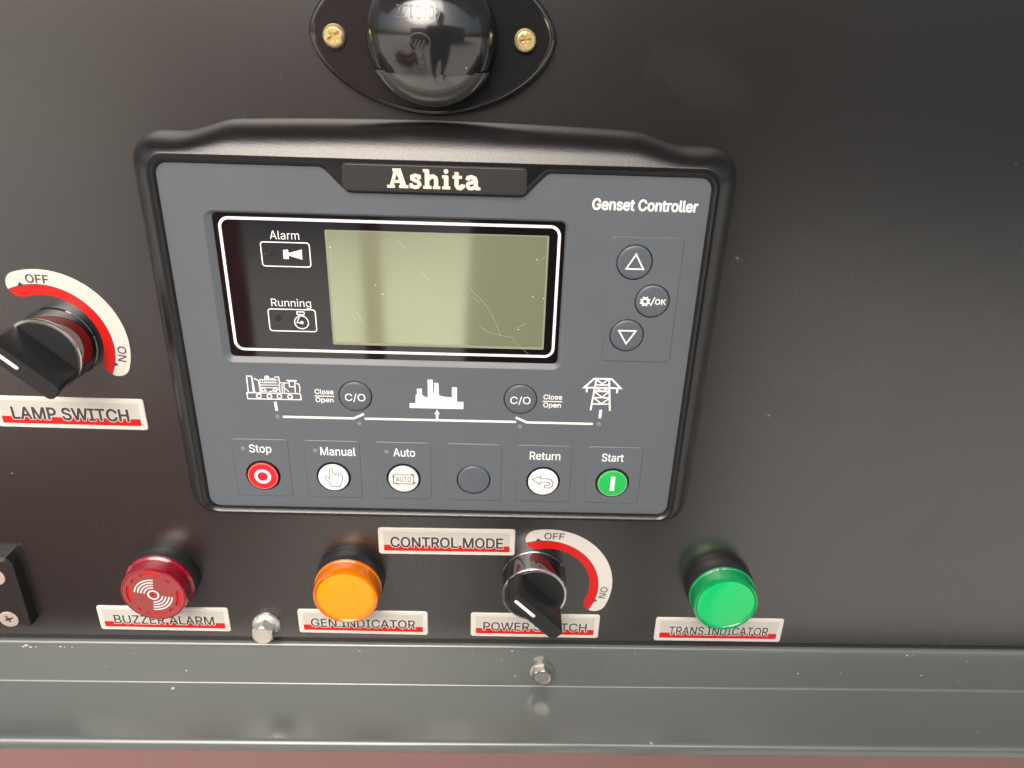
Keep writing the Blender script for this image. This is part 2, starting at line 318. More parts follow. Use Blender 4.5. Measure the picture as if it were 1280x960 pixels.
# letter outlines (advance, [polygon loops x, y, ...]) in thousandths of an em
FONT = {'.':(188,[[89,-4,71,3,58,15,52,27,50,47,56,65,61,71,71,80,87,86,107,86,123,78,132,69,137,61,141,47,140,29,133,15,123,4,111,-2,101,-4]]),'/':(249,[[15,-76,178,531,179,533,233,533,234,531,234,527,71,-75]]),'0':(453,[[213,-7,187,-3,173,1,143,15,131,23,110,42,88,72,80,86,69,114,56,160,50,202,48,232,48,276,52,324,64,380,78,418,100,454,123,478,139,490,161,503,175,508,201,514,239,516,253,514,279,508,311,493,342,468,365,436,383,398,397,346,403,300,405,232,399,174,389,128,374,88,351,52,323,24,311,15,291,5,275,-1,255,-5,239,-7],[207,52,237,51,259,55,273,61,285,69,303,88,319,114,330,142,339,186,343,224,343,284,339,322,331,362,319,394,310,412,299,426,281,443,259,455,235,460,209,458,185,450,167,438,148,418,134,394,123,364,114,326,110,292,109,254,112,196,118,162,130,124,146,94,163,74,185,59]]),'1':(453,[[77,0,77,55,211,55,212,57,212,447,209,448,205,445,87,358,86,427,197,508,275,509,276,57,277,55,389,55,391,53,391,1]]),'4':(453,[[283,0,281,105,41,105,40,107,40,159,244,505,249,509,309,509,310,507,109,165,111,163,281,163,282,317,343,317,343,165,345,163,411,163,413,161,413,107,411,105,345,105,343,103,343,1]]),'A':(480,[[17,0,200,507,203,509,275,509,277,507,463,1,395,1,345,141,137,142,134,141,132,137,85,1],[157,199,323,199,324,201,288,299,239,454,191,303,156,205,155,201]]),'B':(456,[[61,0,61,509,255,509,295,503,315,497,329,491,345,481,360,469,375,451,383,439,391,419,395,403,398,385,398,363,395,345,389,325,374,301,351,282,331,272,317,268,315,263,339,257,369,241,385,227,397,211,406,197,411,183,415,167,417,155,418,127,413,99,403,73,387,49,363,28,331,12,301,4,273,1,247,0],[127,57,271,58,295,63,319,72,331,81,342,93,350,107,353,119,355,129,354,155,345,179,331,199,319,210,301,221,281,228,259,231,127,231,125,229,125,59],[127,285,253,286,279,292,299,302,311,311,320,321,329,337,333,349,336,363,335,385,331,401,323,417,313,429,299,439,271,449,251,452,125,451,125,287]]),'C':(510,[[251,-7,233,-5,205,1,177,11,161,19,141,31,123,45,94,76,78,100,70,116,62,132,52,160,46,186,42,212,40,236,40,272,42,298,48,332,62,376,84,418,98,438,114,456,131,470,151,485,187,502,207,509,237,514,281,516,319,510,357,498,387,482,413,462,434,440,452,412,463,386,473,350,471,348,409,348,398,380,387,398,378,410,365,422,349,434,333,443,311,451,279,456,245,455,217,448,191,436,173,425,160,414,138,388,120,354,108,312,104,278,104,224,112,180,120,156,129,138,138,122,152,104,171,86,189,73,215,61,231,57,255,53,279,53,297,55,325,63,343,71,363,85,379,100,391,118,400,134,409,160,471,160,473,158,469,142,461,118,453,100,441,80,429,64,416,50,391,29,359,12,321,-1,281,-7]]),'D':(502,[[61,0,61,509,243,509,261,507,295,501,315,496,339,486,361,473,383,457,399,442,424,409,435,387,445,363,457,315,462,273,462,237,458,197,446,149,425,105,399,69,377,48,363,38,339,25,307,12,275,4,237,0],[127,57,243,58,269,62,291,68,317,80,347,102,361,119,377,145,391,185,398,225,399,271,395,305,391,325,377,365,362,391,343,411,327,424,311,433,279,445,241,451,125,451,125,59]]),'E':(419,[[61,0,61,509,371,509,371,452,125,451,125,287,355,285,355,231,353,229,127,229,125,227,125,59,127,57,373,57,375,55,375,1]]),'F':(410,[[61,0,61,509,367,509,369,507,369,453,367,452,125,451,125,279,345,278,346,223,345,221,127,221,125,219,125,1]]),'G':(520,[[253,-7,221,-3,205,1,163,17,149,25,127,41,107,60,92,78,76,102,64,126,50,168,42,212,40,236,40,274,46,324,52,350,62,378,84,420,94,434,114,456,147,483,187,503,205,508,235,514,279,516,309,512,345,503,379,486,407,466,430,444,449,416,466,382,474,350,409,349,397,376,389,390,380,404,366,418,357,427,339,438,307,451,275,456,241,454,211,446,187,434,165,419,152,406,138,388,120,354,108,312,104,284,103,254,106,208,117,166,132,132,144,114,163,93,185,75,201,67,223,59,257,53,281,53,299,55,323,61,345,71,361,81,383,104,395,122,405,142,411,164,415,198,285,199,283,200,283,254,285,256,477,256,478,186,475,162,471,142,458,104,437,70,421,52,407,39,377,19,339,3,303,-5,283,-7]]),'H':(517,[[61,0,61,509,123,509,125,507,125,291,127,289,391,289,392,507,393,509,455,509,457,507,457,1,392,1,391,232,127,232,125,231,125,1]]),'I':(300,[[32,0,32,57,116,57,118,59,118,451,32,452,31,507,32,509,268,509,268,452,183,451,183,59,184,57,268,57,269,1]]),'K':(467,[[61,0,61,509,123,509,125,507,125,243,170,299,363,508,365,509,445,509,446,507,435,495,243,289,448,1,372,1,199,244,192,239,125,167,125,1]]),'L':(393,[[61,0,60,507,61,509,123,509,125,507,125,59,127,57,359,57,361,55,361,1]]),'M':(628,[[61,0,61,509,151,509,153,507,281,177,315,74,353,189,475,507,477,509,567,509,568,1,504,1,505,431,459,299,343,3,341,0,287,0,168,295,121,433,122,1]]),'N':(523,[[61,0,61,509,137,508,347,177,387,109,401,81,402,83,401,105,399,157,399,507,401,509,461,509,463,507,463,1,386,1,200,293,121,428,125,317,125,1]]),'O':(533,[[251,-7,233,-5,205,1,177,11,161,19,147,27,125,43,106,62,94,76,78,100,70,116,62,132,52,160,46,186,42,212,40,236,40,272,42,298,48,332,62,376,70,394,84,418,111,452,129,468,151,485,187,502,207,509,237,514,281,516,297,514,329,508,357,498,373,491,395,477,417,458,441,430,466,390,482,346,491,294,493,236,489,200,485,178,472,132,463,114,449,90,432,66,419,52,399,35,385,25,367,15,343,5,301,-5,281,-7],[251,54,279,53,313,60,345,73,363,85,373,94,386,108,396,122,413,156,423,188,429,230,429,280,424,320,413,354,395,388,373,415,347,434,327,445,311,450,277,456,243,454,211,446,183,432,162,416,140,390,122,358,112,328,104,284,103,238,108,196,120,156,136,124,159,96,185,75,215,61]]),'P':(445,[[61,0,61,509,249,509,267,507,305,499,335,486,361,467,379,447,392,427,403,395,409,359,408,325,402,295,389,263,374,241,355,223,331,206,301,194,273,188,251,186,125,185,125,1],[125,243,251,243,271,246,285,250,301,258,311,266,324,279,331,291,339,309,343,331,344,359,341,379,336,397,323,417,311,430,297,439,283,445,267,449,245,452,125,451]]),'R':(449,[[61,0,61,509,251,509,269,507,301,501,333,489,349,479,364,467,379,451,391,431,399,413,405,391,409,365,409,339,407,321,401,297,395,281,381,257,365,238,355,230,343,222,314,209,428,1,352,1,247,197,239,198,125,197,125,1],[127,255,259,256,287,262,301,268,313,276,325,287,335,303,341,321,345,343,343,375,339,393,333,407,323,421,309,433,299,440,285,445,269,449,245,452,125,451,125,257]]),'S':(447,[[207,-9,173,-5,143,3,115,15,91,31,70,52,55,76,44,102,38,136,103,137,110,110,116,98,131,80,145,69,161,61,185,53,211,49,237,49,265,53,285,59,307,71,325,87,339,108,345,128,345,150,342,164,335,176,327,185,315,194,297,205,259,218,183,239,153,249,127,261,95,281,76,300,62,322,54,348,52,362,52,382,58,414,72,444,92,468,113,484,139,498,167,509,197,514,241,516,271,512,301,504,331,490,351,477,373,454,388,432,397,406,401,380,399,378,339,378,337,380,332,402,325,414,313,429,297,440,277,450,255,456,237,459,209,458,187,455,163,446,147,436,132,422,121,404,116,390,116,364,120,350,124,342,138,328,149,319,163,311,211,293,275,276,311,265,329,256,359,238,373,226,385,212,399,190,403,178,407,156,408,128,403,102,397,84,391,72,375,49,351,27,323,11,291,-1,247,-8]]),'T':(449,[[195,0,193,1,193,451,33,452,32,507,33,509,415,509,417,507,417,453,415,452,257,451,257,1]]),'U':(517,[[243,-8,211,-4,185,3,155,15,133,28,117,41,98,61,80,89,70,111,64,133,60,161,60,507,61,509,123,509,124,507,124,179,126,153,134,127,150,99,169,80,183,70,199,62,219,56,259,52,279,53,301,56,319,62,335,70,347,78,363,93,373,107,383,127,389,145,393,169,393,507,395,509,455,509,457,507,457,161,451,125,444,101,434,81,410,51,385,28,365,16,339,5,307,-4,275,-8]]),'W':(686,[[157,0,154,3,17,507,19,509,81,509,83,505,169,173,193,63,214,159,307,509,379,509,381,505,461,199,493,65,510,145,602,507,605,509,669,509,670,507,664,485,530,1,455,1,364,337,343,432,318,321,230,1]]),'Z':(438,[[43,0,42,47,274,387,322,453,41,452,41,509,395,509,397,507,397,463,394,457,163,121,116,57,119,55,145,57,397,57,399,55,399,1]]),'a':(389,[[149,-9,123,-5,93,6,69,21,50,42,36,68,30,98,32,130,38,152,46,166,57,178,73,190,103,205,151,216,249,229,265,235,271,240,276,250,275,270,271,288,261,306,247,318,229,327,205,331,185,331,169,328,141,318,131,312,119,302,99,275,41,292,54,318,68,336,87,352,115,369,145,378,181,384,223,382,243,378,257,375,275,367,301,349,315,332,323,318,333,290,337,264,337,2,335,0,279,0,277,2,277,50,273,52,263,38,249,21,225,5,205,-3,189,-7,171,-9],[157,46,181,45,205,49,217,53,235,63,255,82,269,106,275,126,275,189,265,183,247,179,217,173,163,166,137,160,117,151,102,138,96,128,92,112,92,98,98,78,107,67,123,55,139,49]]),'e':(404,[[197,-8,161,-2,127,10,99,29,84,43,74,55,56,85,42,121,36,151,34,173,34,203,38,237,50,279,67,311,78,327,94,343,119,361,149,375,187,383,223,383,255,378,285,366,299,357,317,343,335,323,354,291,363,263,369,229,371,171,369,169,97,168,98,147,102,129,108,111,114,99,124,85,139,70,153,60,171,52,201,46,223,46,239,48,257,54,273,62,283,71,295,85,307,105,364,91,359,75,343,49,331,34,307,16,283,4,257,-4,227,-8],[99,221,307,221,309,223,305,247,297,271,287,289,274,305,255,319,239,326,221,329,195,330,177,327,157,320,141,309,125,294,113,277,104,259,98,237,96,223]]),'g':(425,[[191,-151,161,-147,143,-143,131,-139,105,-127,93,-119,74,-102,58,-82,52,-72,52,-68,101,-41,122,-66,137,-79,155,-88,169,-93,195,-97,219,-97,245,-93,267,-85,283,-75,292,-66,301,-52,307,-38,311,-16,311,66,309,68,305,66,288,42,269,26,247,13,227,7,209,5,183,5,157,9,131,17,113,27,95,39,73,62,58,84,47,110,38,142,34,176,34,208,38,242,46,272,64,310,85,337,111,360,141,375,161,380,185,384,221,383,241,379,265,366,283,352,308,320,311,319,313,320,313,378,371,379,372,-20,369,-42,364,-64,355,-82,342,-100,325,-117,303,-131,279,-140,253,-147,221,-151],[191,60,215,59,239,63,255,69,275,83,287,98,300,120,307,144,311,172,312,208,309,230,301,262,291,282,279,299,261,314,241,324,223,329,197,330,175,326,155,318,141,309,122,288,112,270,102,244,98,222,96,194,98,160,104,136,116,108,133,86,147,75,167,65]]),'i':(167,[[54,0,53,377,54,379,112,379,114,377,114,1],[72,445,60,450,45,465,41,479,41,489,43,497,52,510,64,519,78,524,90,524,100,521,112,514,122,501,126,487,124,471,116,457,102,447,90,444]]),'l':(189,[[128,-2,98,4,80,15,72,23,65,33,59,45,55,61,53,85,54,509,112,509,114,507,114,101,115,77,119,63,130,54,148,52,166,54,170,53,181,5,178,2,156,-2]]),'m':(610,[[54,0,54,379,110,379,112,377,112,313,114,314,119,327,132,346,154,365,180,379,210,386,230,386,246,383,264,377,274,372,284,364,298,349,308,333,318,312,325,327,335,341,360,363,378,374,392,379,422,385,454,385,474,381,490,376,502,369,516,359,534,339,549,311,556,275,556,0,496,1,496,263,494,275,487,297,473,313,456,323,444,327,428,330,410,330,394,327,370,317,360,310,349,297,339,275,335,245,334,0,274,1,274,267,272,277,265,297,248,316,230,325,208,330,192,330,178,328,154,318,136,303,122,281,115,257,114,237,114,1]]),'n':(410,[[54,0,54,379,110,379,112,377,112,315,114,315,132,343,144,356,164,369,190,379,212,383,246,383,280,376,304,364,322,348,337,329,346,309,354,279,357,255,357,1,296,1,296,245,293,267,286,285,280,295,269,309,254,319,230,327,202,329,190,327,174,323,152,311,144,305,131,291,125,281,119,267,115,249,114,227,114,1]]),'o':(415,[[193,-8,159,-2,127,10,117,16,98,31,72,59,52,93,42,121,36,151,34,173,34,203,40,247,52,283,70,315,93,341,119,361,149,375,171,381,189,383,225,383,241,381,265,376,297,361,324,341,347,313,366,277,375,245,381,203,380,159,373,123,362,91,344,59,318,31,299,16,281,6,265,0,235,-6,219,-8],[193,47,217,46,241,51,259,58,277,72,294,91,304,109,311,129,317,159,319,201,317,217,309,253,297,279,283,298,263,315,241,325,221,329,193,329,169,324,147,311,131,297,120,283,108,259,100,231,96,201,96,173,100,145,108,117,118,97,131,80,153,60,169,52]]),'p':(424,[[54,-143,53,378,112,378,112,320,114,319,119,320,135,344,152,360,170,372,184,379,204,383,240,384,266,380,296,370,314,361,330,348,350,326,371,292,382,258,389,220,390,174,384,130,378,106,370,84,360,66,344,44,318,19,302,9,284,1,252,-7,208,-7,190,-3,178,1,150,19,137,32,119,58,114,58,114,-142],[206,48,230,47,252,51,266,57,286,71,301,88,312,108,322,136,327,162,328,202,324,232,317,260,306,282,293,300,274,316,256,325,230,330,202,329,184,324,164,314,145,298,133,280,123,258,117,236,113,204,113,174,117,142,125,114,133,98,146,80,162,65,184,53]]),'r':(259,[[54,0,53,377,54,379,110,379,112,377,112,323,114,321,131,349,150,365,166,375,184,381,204,385,242,384,242,322,222,325,198,326,182,323,168,319,156,313,140,301,129,289,123,279,117,263,114,235,114,1]]),'s':(365,[[167,-8,137,-4,115,2,101,8,81,20,63,37,52,51,42,71,37,94,93,107,100,89,108,75,127,58,145,50,161,46,199,46,221,50,235,56,245,62,256,73,263,83,267,95,268,109,265,119,261,127,253,137,237,147,219,154,127,176,103,186,81,200,64,217,53,239,48,259,48,291,54,313,64,331,81,349,101,363,127,375,151,381,173,384,207,383,231,380,251,373,265,367,283,355,298,341,308,327,318,309,324,291,269,277,253,305,242,317,233,323,219,329,207,332,197,333,169,332,157,329,139,322,129,315,118,305,114,299,110,287,109,271,112,259,118,249,125,242,147,230,251,203,275,193,295,181,313,163,323,147,329,127,331,99,328,79,317,55,302,35,279,16,261,6,227,-4,195,-8]]),'t':(227,[[155,-4,125,2,101,14,86,27,80,35,72,51,66,73,65,95,65,325,63,327,7,327,6,329,7,379,63,379,65,381,65,469,67,471,125,471,127,379,203,379,204,377,203,327,127,327,126,325,126,99,128,77,132,67,136,61,151,52,171,50,201,54,202,53,213,3,201,-2,187,-4]]),'u':(410,[[170,-5,154,-3,132,3,108,15,94,25,79,42,73,52,63,72,59,84,53,124,53,378,114,378,114,146,117,114,121,100,127,88,138,74,148,65,158,59,172,53,182,51,200,50,218,51,234,55,258,67,268,75,276,86,287,104,292,120,296,142,296,378,356,379,357,2,356,0,300,0,298,2,298,66,295,64,286,48,272,30,248,11,232,4,212,-2,194,-5]])}

def text_mesh(body, offset=0.0, spacing=1.0):
    cu = bpy.data.curves.new('lettering', 'CURVE')
    cu.dimensions = '2D'; cu.fill_mode = 'FRONT'; cu.offset = offset
    x = 0.0
    for ch in body:
        if ch == ' ': x += 0.19; continue
        adv, loops = FONT[ch]
        for L in loops:
            sp = cu.splines.new('POLY'); n = len(L) // 2; sp.points.add(n - 1); sp.use_cyclic_u = True
            for i, p in enumerate(sp.points): p.co = (L[2 * i] / 1000 + x, L[2 * i + 1] / 1000, 0, 1)
        x += adv / 1000 * spacing
    o = bpy.data.objects.new('tmp', cu)
    col.objects.link(o)
    dg = bpy.context.evaluated_depsgraph_get()
    me = bpy.data.meshes.new_from_object(o.evaluated_get(dg))
    bpy.data.objects.remove(o); bpy.data.curves.remove(cu)
    return me

def text(body, xl, xr, zb, cap, h, m, parent, bold=0.0, angle=0.0, halo=None, halo_m=None, shear=0.0, name='lettering'):
    """flat print: xl..xr along the baseline from (xl, zb), capitals CAP mm high; angle turns it about (xl, zb)"""
    ref = text_mesh(body)
    xs = [v.co.x for v in ref.vertices]; x0, x1 = min(xs), max(xs); top = max(v.co.y for v in ref.vertices)
    sx = (xr - xl) / (x1 - x0); sz = cap / top
    bpy.data.meshes.remove(ref)
    ca, sa = math.cos(angle), math.sin(angle)
    out = None
    for off, mm_, hh in ([(halo, halo_m, h)] if halo else []) + [(bold, m, h + 0.03)]:
        src = text_mesh(body)
        co = [(v.co.x, v.co.y) for v in src.vertices]; fs = [tuple(p.vertices) for p in src.polygons]
        bpy.data.meshes.remove(src)
        sh = [(0, 0)] if off <= 0 else [(off * math.cos(2 * PI * k / 8), off * math.sin(2 * PI * k / 8)) for k in range(8)] + [(0, 0)]
        V = []; Fs = []
        for k, (dx, dy) in enumerate(sh):           # a heavier weight is the same letters laid over one another a hair apart
            n0 = len(V)
            for x, y in co:
                q = y * sz + dy * sz; u = (x - x0) * sx + dx * sz + q * shear
                V.append(((xl + u * ca - q * sa) * MM, -(hh + .002 * k) * MM, (zb + u * sa + q * ca) * MM))
            Fs += [tuple(i + n0 for i in f) for f in fs]
        me = bpy.data.meshes.new(name); me.from_pydata(V, [], Fs); me.materials.append(mm_)
        out = link(name if mm_ is m else 'lettering_outline', me, parent)
    return out

# ------------------------------------------------------------------ the yard behind the camera, seen only as reflections
g = bpy.data.meshes.new('ground')
g.from_pydata([(-400, -400, 0), (400, -400, 0), (400, 400, 0), (-400, 400, 0)], [], [(0, 1, 2, 3)])
g.materials.append(M['ground'])
go = bpy.data.objects.new('ground', g); col.objects.link(go)
tag(go, 'pale concrete yard before the machine', 'ground', kind='structure')

# ------------------------------------------------------------------ black panel, grey rail, red sill
g = G(); g.box(-700, 700, -2, 0, -190, 460)
pn = g.build('control_panel', M['panel'])
tag(pn, 'black painted steel panel that carries the controller, lamps and switches', 'panel')

can = G(); can.box(-700, 700, 0.5, 215, 432, 452); can.box(-700, 700, 205, 215, 415, 432)
tag(can.build('canopy_lip', M['panel'], None), 'black canopy lip jutting out over the top of the control panel', 'canopy')

def sweep_x(prof, x0, x1, m, name, parent=None, base=(0, 0, 0), nx=1):
    g = G()
    g.loft([([(x0 + (x1 - x0) * k / nx, z, h) for h, z in prof], 0) for k in range(nx + 1)], sm=True, closed=False)
    return g.build(name, m, parent, base)

rail = thing('grey_rail', 'grey enamelled steel rail running under the black panel', 'rail', (33, 0, -178.3))
rail.rotation_euler = (0, math.radians(-0.42), 0)
prof = [(-0.5, 25.2)] + [(1.2 + 1.8 * math.sin(a), 23.4 + 1.8 * math.cos(a)) for a in [i * PI / 2 / 6 for i in range(7)]]
prof += [(3.0, 18), (3.0, 1.6)] + [(4.4 - 1.4 * math.cos(a), 1.4 - 1.4 * math.sin(a)) for a in [i * PI / 2 / 5 for i in range(6)]]
prof += [(20, 0.0), (34.2, -0.1)] + [(34.2 + 2.8 * math.sin(a), -2.9 + 2.8 * math.cos(a)) for a in [i * PI / 2 / 7 for i in range(8)]]
prof += [(37.0, -5.0), (36.0, -5.0)]
sweep_x([(h, z) for h, z in prof], -740, 680, M['rail'], 'angle_bar', rail, nx=40)
red = thing('red_sill', 'dull red enamelled sill below the grey rail', 'sill', (33, 0, -178.3))
red.rotation_euler = (0, math.radians(-0.42), 0)
sweep_x([(30, -3.2), (35.6, -3.4), (36.3, -4.4), (36.3, -160), (30, -160)], -740, 680, M['red_sill'], 'front_sheet', red)

# paint chips on the rail's edges
g = G()
chips = [(-199, 1), (-197.5, 1.3), (-195.5, .8), (-193, .5), (-181.5, .8), (-179.5, .5), (-176, .4), (33, .8), (92, .4), (224, .7), (226.5, .4)]
for x, r in chips:
    c = (x - 33, 22.2 + random.uniform(-.6, .6))
    g.sheet([(c[0] + r * random.uniform(.5, 1.2) * math.cos(a), c[1] + .6 * r * random.uniform(.5, 1.2) * math.sin(a)) for a in [i * PI / 4 for i in range(8)]], 3.02)
for k in range(14):
    x = random.uniform(-220, 260); c = (x - 33, random.uniform(3, 20)); r = random.choice((.2, .25, .3, .5))
    g.sheet([(c[0] + r * random.uniform(.6, 1.2) * math.cos(a), c[1] + r * random.uniform(.6, 1.2) * math.sin(a)) for a in [i * PI / 3 for i in range(6)]], 3.02)
q = G(); q.box(-740, 680, -.3, .9, 23.6, 26.0); q.build('shade_strip', M['gap'], rail)  # black strip standing in for the dark shade line where panel meets rail
o = g.build('paint_chips', M['chip'], rail); o['kind'] = 'stuff'

# ------------------------------------------------------------------ genset controller
ctl = thing('genset_controller', 'genset controller with black bezel, blue grey face and blank display', 'controller', (0, 0, 0))
H = 12.0                                   # face height above the panel
def notch(x, base, lip):                   # top edge of face / ring inside edge with the dip round the badge
    a = abs(x); top, low = base, base - 8.4
    xo, xi = 39.0 + lip, 29.8 + lip
    def sm(t): return t * t * (3 - 2 * t)
    if a >= xo: return top
    if a <= xi: return low
    t = (xo - a) / (xo - xi)
    return top - 8.4 * (0.35 * sm(t) + 0.65 * t)
NT = 120
def outline(hw, top, bot, r, topf=None, n=8):
    """loop, anticlockwise from bottom left; the top edge has NT samples"""
    p = arc((-hw + r, bot + r), r, 180, 270, n) + arc((hw - r, bot + r), r, -90, 0, n) + arc((hw - r, top - r), r, 0, 90, n)
    xs = [hw - r - (2 * (hw - r)) * i / NT for i in range(1, NT)]
    p += [(x, topf(x) if topf else top) for x in xs]
    return p + arc((-hw + r, top - r), r, 90, 180, n)
def bump(x):                               # extra height of the outer top edge between the two ears
    def sm(t): t = max(0, min(1, t)); return t * t * (3 - 2 * t)
    a = abs(x + 1)
    return 4.2 * sm((88 - a) / 20) + 1.6 * (1 - min(1, (a / 75) ** 2))
face_loop = outline(95, 69.1, -69.1, 4.2, lambda x: notch(x, 69.1, 0))
g = G()
loops = [(outline(95, 69.1, -69.1, 4.2, lambda x: notch(x, 69.1, 0)), H - 0.6),
         (outline(95.15, 69.3, -69.25, 4.4, lambda x: notch(x, 69.3, -.1)), H + 0.2),
         (outline(96.0, 70.5, -70.5, 5.2, lambda x: notch(x, 70.5, -.7)), H + 1.7),
         (outline(96.3, 70.8, -70.8, 5.4, lambda x: notch(x, 70.8, -.9)), H + 1.95),
         (outline(96.45, 70.95, -70.95, 5.5, lambda x: notch(x, 70.95, -1.0)), H + 2.0),
         (outline(97.3, 72.2, -71.6, 6.3), H + 2.0),
         (outline(97.5, 72.4, -71.8, 6.4), H + 2.0),
         (outline(97.75, 72.65, -72.05, 6.6), H + 1.85)]
for k in range(1, 11):                      # quarter-ellipse shoulder down to the panel
    A0 = math.radians(20); a = A0 + (PI / 2 - A0) * k / 10
    s_, c_ = (math.sin(a) - math.sin(A0)) / (1 - math.sin(A0)), math.cos(a) / math.cos(A0)
    loops.append((outline(97.75 + 8.2 * s_, 72.65 + 5.4 * s_, -72.05 - 3.2 * s_, 6.6 + 3.7 * s_, (lambda x, s_=s_: 72.65 + (5.4 + bump(x)) * s_)), (H + 1.85) * c_))
g.loft(loops[::-1], sm=True)
bez = g.build('bezel', M['bezel'], ctl)

# face plate with its cut-outs
BX = [-71.7, -43.1, -14.6, 14.0, 42.5, 71.0]
keys = [(x, -54.1, 7.0) for x in BX] + [(71.0, 38.9, 6.6), (78.9, 24.5, 6.5), (70.8, 10.8, 6.5), (-32.2, -17.3, 6.6), (31.9, -16.9, 6.6)]
win = rrect(-81.2, 47.0, -4.1, 53.4, 3.6)
g = G()
plates = [(x - 11.2, x + 11.3, -64.1, -37.2) for x in BX] + [(62.2, 88.1, .2, 48.2)]
free = [k for k in keys if not any(p[0] < k[0] < p[1] and p[2] < k[1] < p[3] for p in plates)]
g.holed(face_loop, [win[::-1]] + [circ((x, z), r, 40)[::-1] for x, z, r in free] + [rrect(*p, 1.6)[::-1] for p in plates], H)
for x, z, r in free: g.loft([(circ((x, z), r, 40), H), (circ((x, z), r - .1, 40), H - 1.2)], sm=True)
# bevel down to the display glass
gl = (-78.5, 45.5, -2.0, 52.2)
g.loft([(win, H), (rrect(-80.6, 46.6, -3.6, 53.0, 3.4), H - 0.25), (rrect(gl[0] - .1, gl[1] + .1, gl[2] - .1, gl[3] + .1, 1.9), H - 1.35), (rrect(*gl, 1.8), H - 1.9)], sm=False)
fp = g.build('face_plate', M['face'], ctl)

pm = {}
def button_plate(p, ks):
    g = G()
    cx, cz = (p[0] + p[1]) / 2, (p[2] + p[3]) / 2
    q = (p[0] - cx, p[1] - cx, p[2] - cz, p[3] - cz)
    o = rrect(*q, 1.6); i = rrect(q[0] + .28, q[1] - .28, q[2] + .28, q[3] - .28, 1.4)
    g.loft([(o, H - .05), (i, H + .2)], sm=False)
    hl = [circ((x - cx, z - cz), r, 40) for x, z, r in ks]
    g.holed(i, [h_[::-1] for h_ in hl], H + .2)
    for h_ in hl: g.loft([(h_, H + .2), (h_, H - 1.2)], sm=True)
    return g.build('button_plate', M['face'], ctl, (cx, 0, cz))
first = None
for i, p in enumerate(plates):
    ks = [k for k in keys if p[0] < k[0] < p[1] and p[2] < k[1] < p[3]]
    if 0 < i < 6:
        o = first.copy(); col.objects.link(o); o.location = ((p[0] + p[1]) / 2 * MM, 0, (p[2] + p[3]) / 2 * MM); o.parent = ctl
    else:
        o = button_plate(p, ks)
        if i == 0: first = o
g = G(); g.holed(rrect(-93, 93, -67.5, 58, 3), [rrect(-83, 49, -6, 56, 3)[::-1]], H - 1.3)
g.build('key_mat', M['gap'], ctl)

def key(x, z, r, label, cap=None, rim=None):
    """a domed rubber key; CAP prints a coloured disc on it"""
    g = G()
    g.lathe([(r, -1.2), (r, .05), (r * .985, .22), (r * .94, .42), (r * .8, .55), (r * .5, .62), (.01, .64)], 48, cap=False)
    b = g.build('push_button', M['gap'] if cap else M['key'], ctl, (x, H, z))
    b['label'] = label
    if cap:
        g = G(); g.lathe([(r, .3), (r, .75), (r - .12, .86), (r - .5, .94), (.01, 1.0)], 48, cap=False)
        g.build('key_cap', cap, b)
        if rim: g = G(); g.ring((0, 0), r - .75, r - .05, .93, 48); g.build('key_rim', rim, b)
    return b
GR = 6.15
caps = [('key_red', 'key_rim_red', 'red stop button with a white ring'), ('key_white', None, 'white button with a pointing hand'), ('key_cream', None, 'off white button printed AUTO'),
        (None, None, 'blank grey button'), ('key_white', None, 'white button with a return arrow'), ('key_green', 'key_rim_green', 'green start button with a white bar')]
kb = []
for x, (c, rm, lb) in zip(BX, caps):
    kb.append(key(x, -54.1, 6.1 if c else 6.5, lb, M[c] if c else None, M[rm] if rm else None))
T = 1.05
g = G(); g.ring((0, 0), 2.1, 3.35, T); g.build('ring_mark', M['print'], kb[0])
def off(pl, dz): return [(x, z + dz) for x, z in pl]
g = G()
g.ribbon(off([(-1.7, -1.2), (-1.4, 4.2), (-.75, 4.6), (-0.1, 4.2), (-.1, 2.1), (.4, 2.3), (.9, 1.9), (1.6, 2.0), (2.2, 1.6), (3.0, 1.8), (3.6, 1.2), (3.7, -0.9), (2.7, -3.2), (2.6, -4.2), (-1.1, -4.3), (-1.3, -3.2), (-3.4, 0.0), (-3.2, .7), (-2.6, 0.8), (-1.6, -0.7)], .2), .3, T)
for pl in ([(-.1, 2.1), (-.2, .4)], [(.9, 1.9), (.9, .5)], [(2.2, 1.6), (2.0, 0)]): g.ribbon(off(pl, .2), .26, T)
g.build('hand_mark', M['print_dark'], kb[1])
g = G()
g.ribbon(off([(-4.1, 2.1), (4.1, 2.1), (4.1, -2.2), (-4.1, -2.2)], .1), .32, T, closed=True)
for c, d in (((3.3, 2.2), 1), ((4.2, -1.5), -1), ((-3.0, -2.1), 1), ((-4.2, 1.2), 1)): g.sheet([(c[0] - .6, c[1] + .1), (c[0] + .6, c[1] + .6), (c[0] + .4, c[1] - .5)], T)
text('AUTO', -3.1, 3.1, -1.05, 2.3, T, M['print_dark'], kb[2])
g.build('frame_mark', M['print_dark'], kb[2])
g = G()
g.ribbon(off([(-4.5, 1.0), (-1.2, 2.7), (-1.2, 1.5), (1.8, 1.5), (3.3, 1.0), (4.1, -.4), (3.8, -1.9), (2.9, -2.9), (.7, -2.9), (.7, -1.7), (2.0, -1.7), (2.7, -1.1), (2.6, -.5), (2.0, -.1), (-1.2, -.1), (-1.3, -1.2)], .3), .36, T, closed=True)
g.build('arrow_mark', M['print_dark'], kb[4])
g = G(); g.sheet([(-.85, 3.5), (.95, 3.5), (.85, -3.3), (-.95, -3.3)], T); g.build('bar_mark', M['print'], kb[5])
names = ['grey button with an upward triangle', 'grey button with a cog and OK', 'grey button with a downward triangle', 'grey C/O button on the left', 'grey C/O button on the right']
sk = [key(x, z, r - .4, lb) for (x, z, r), lb in zip(keys[6:], names)]
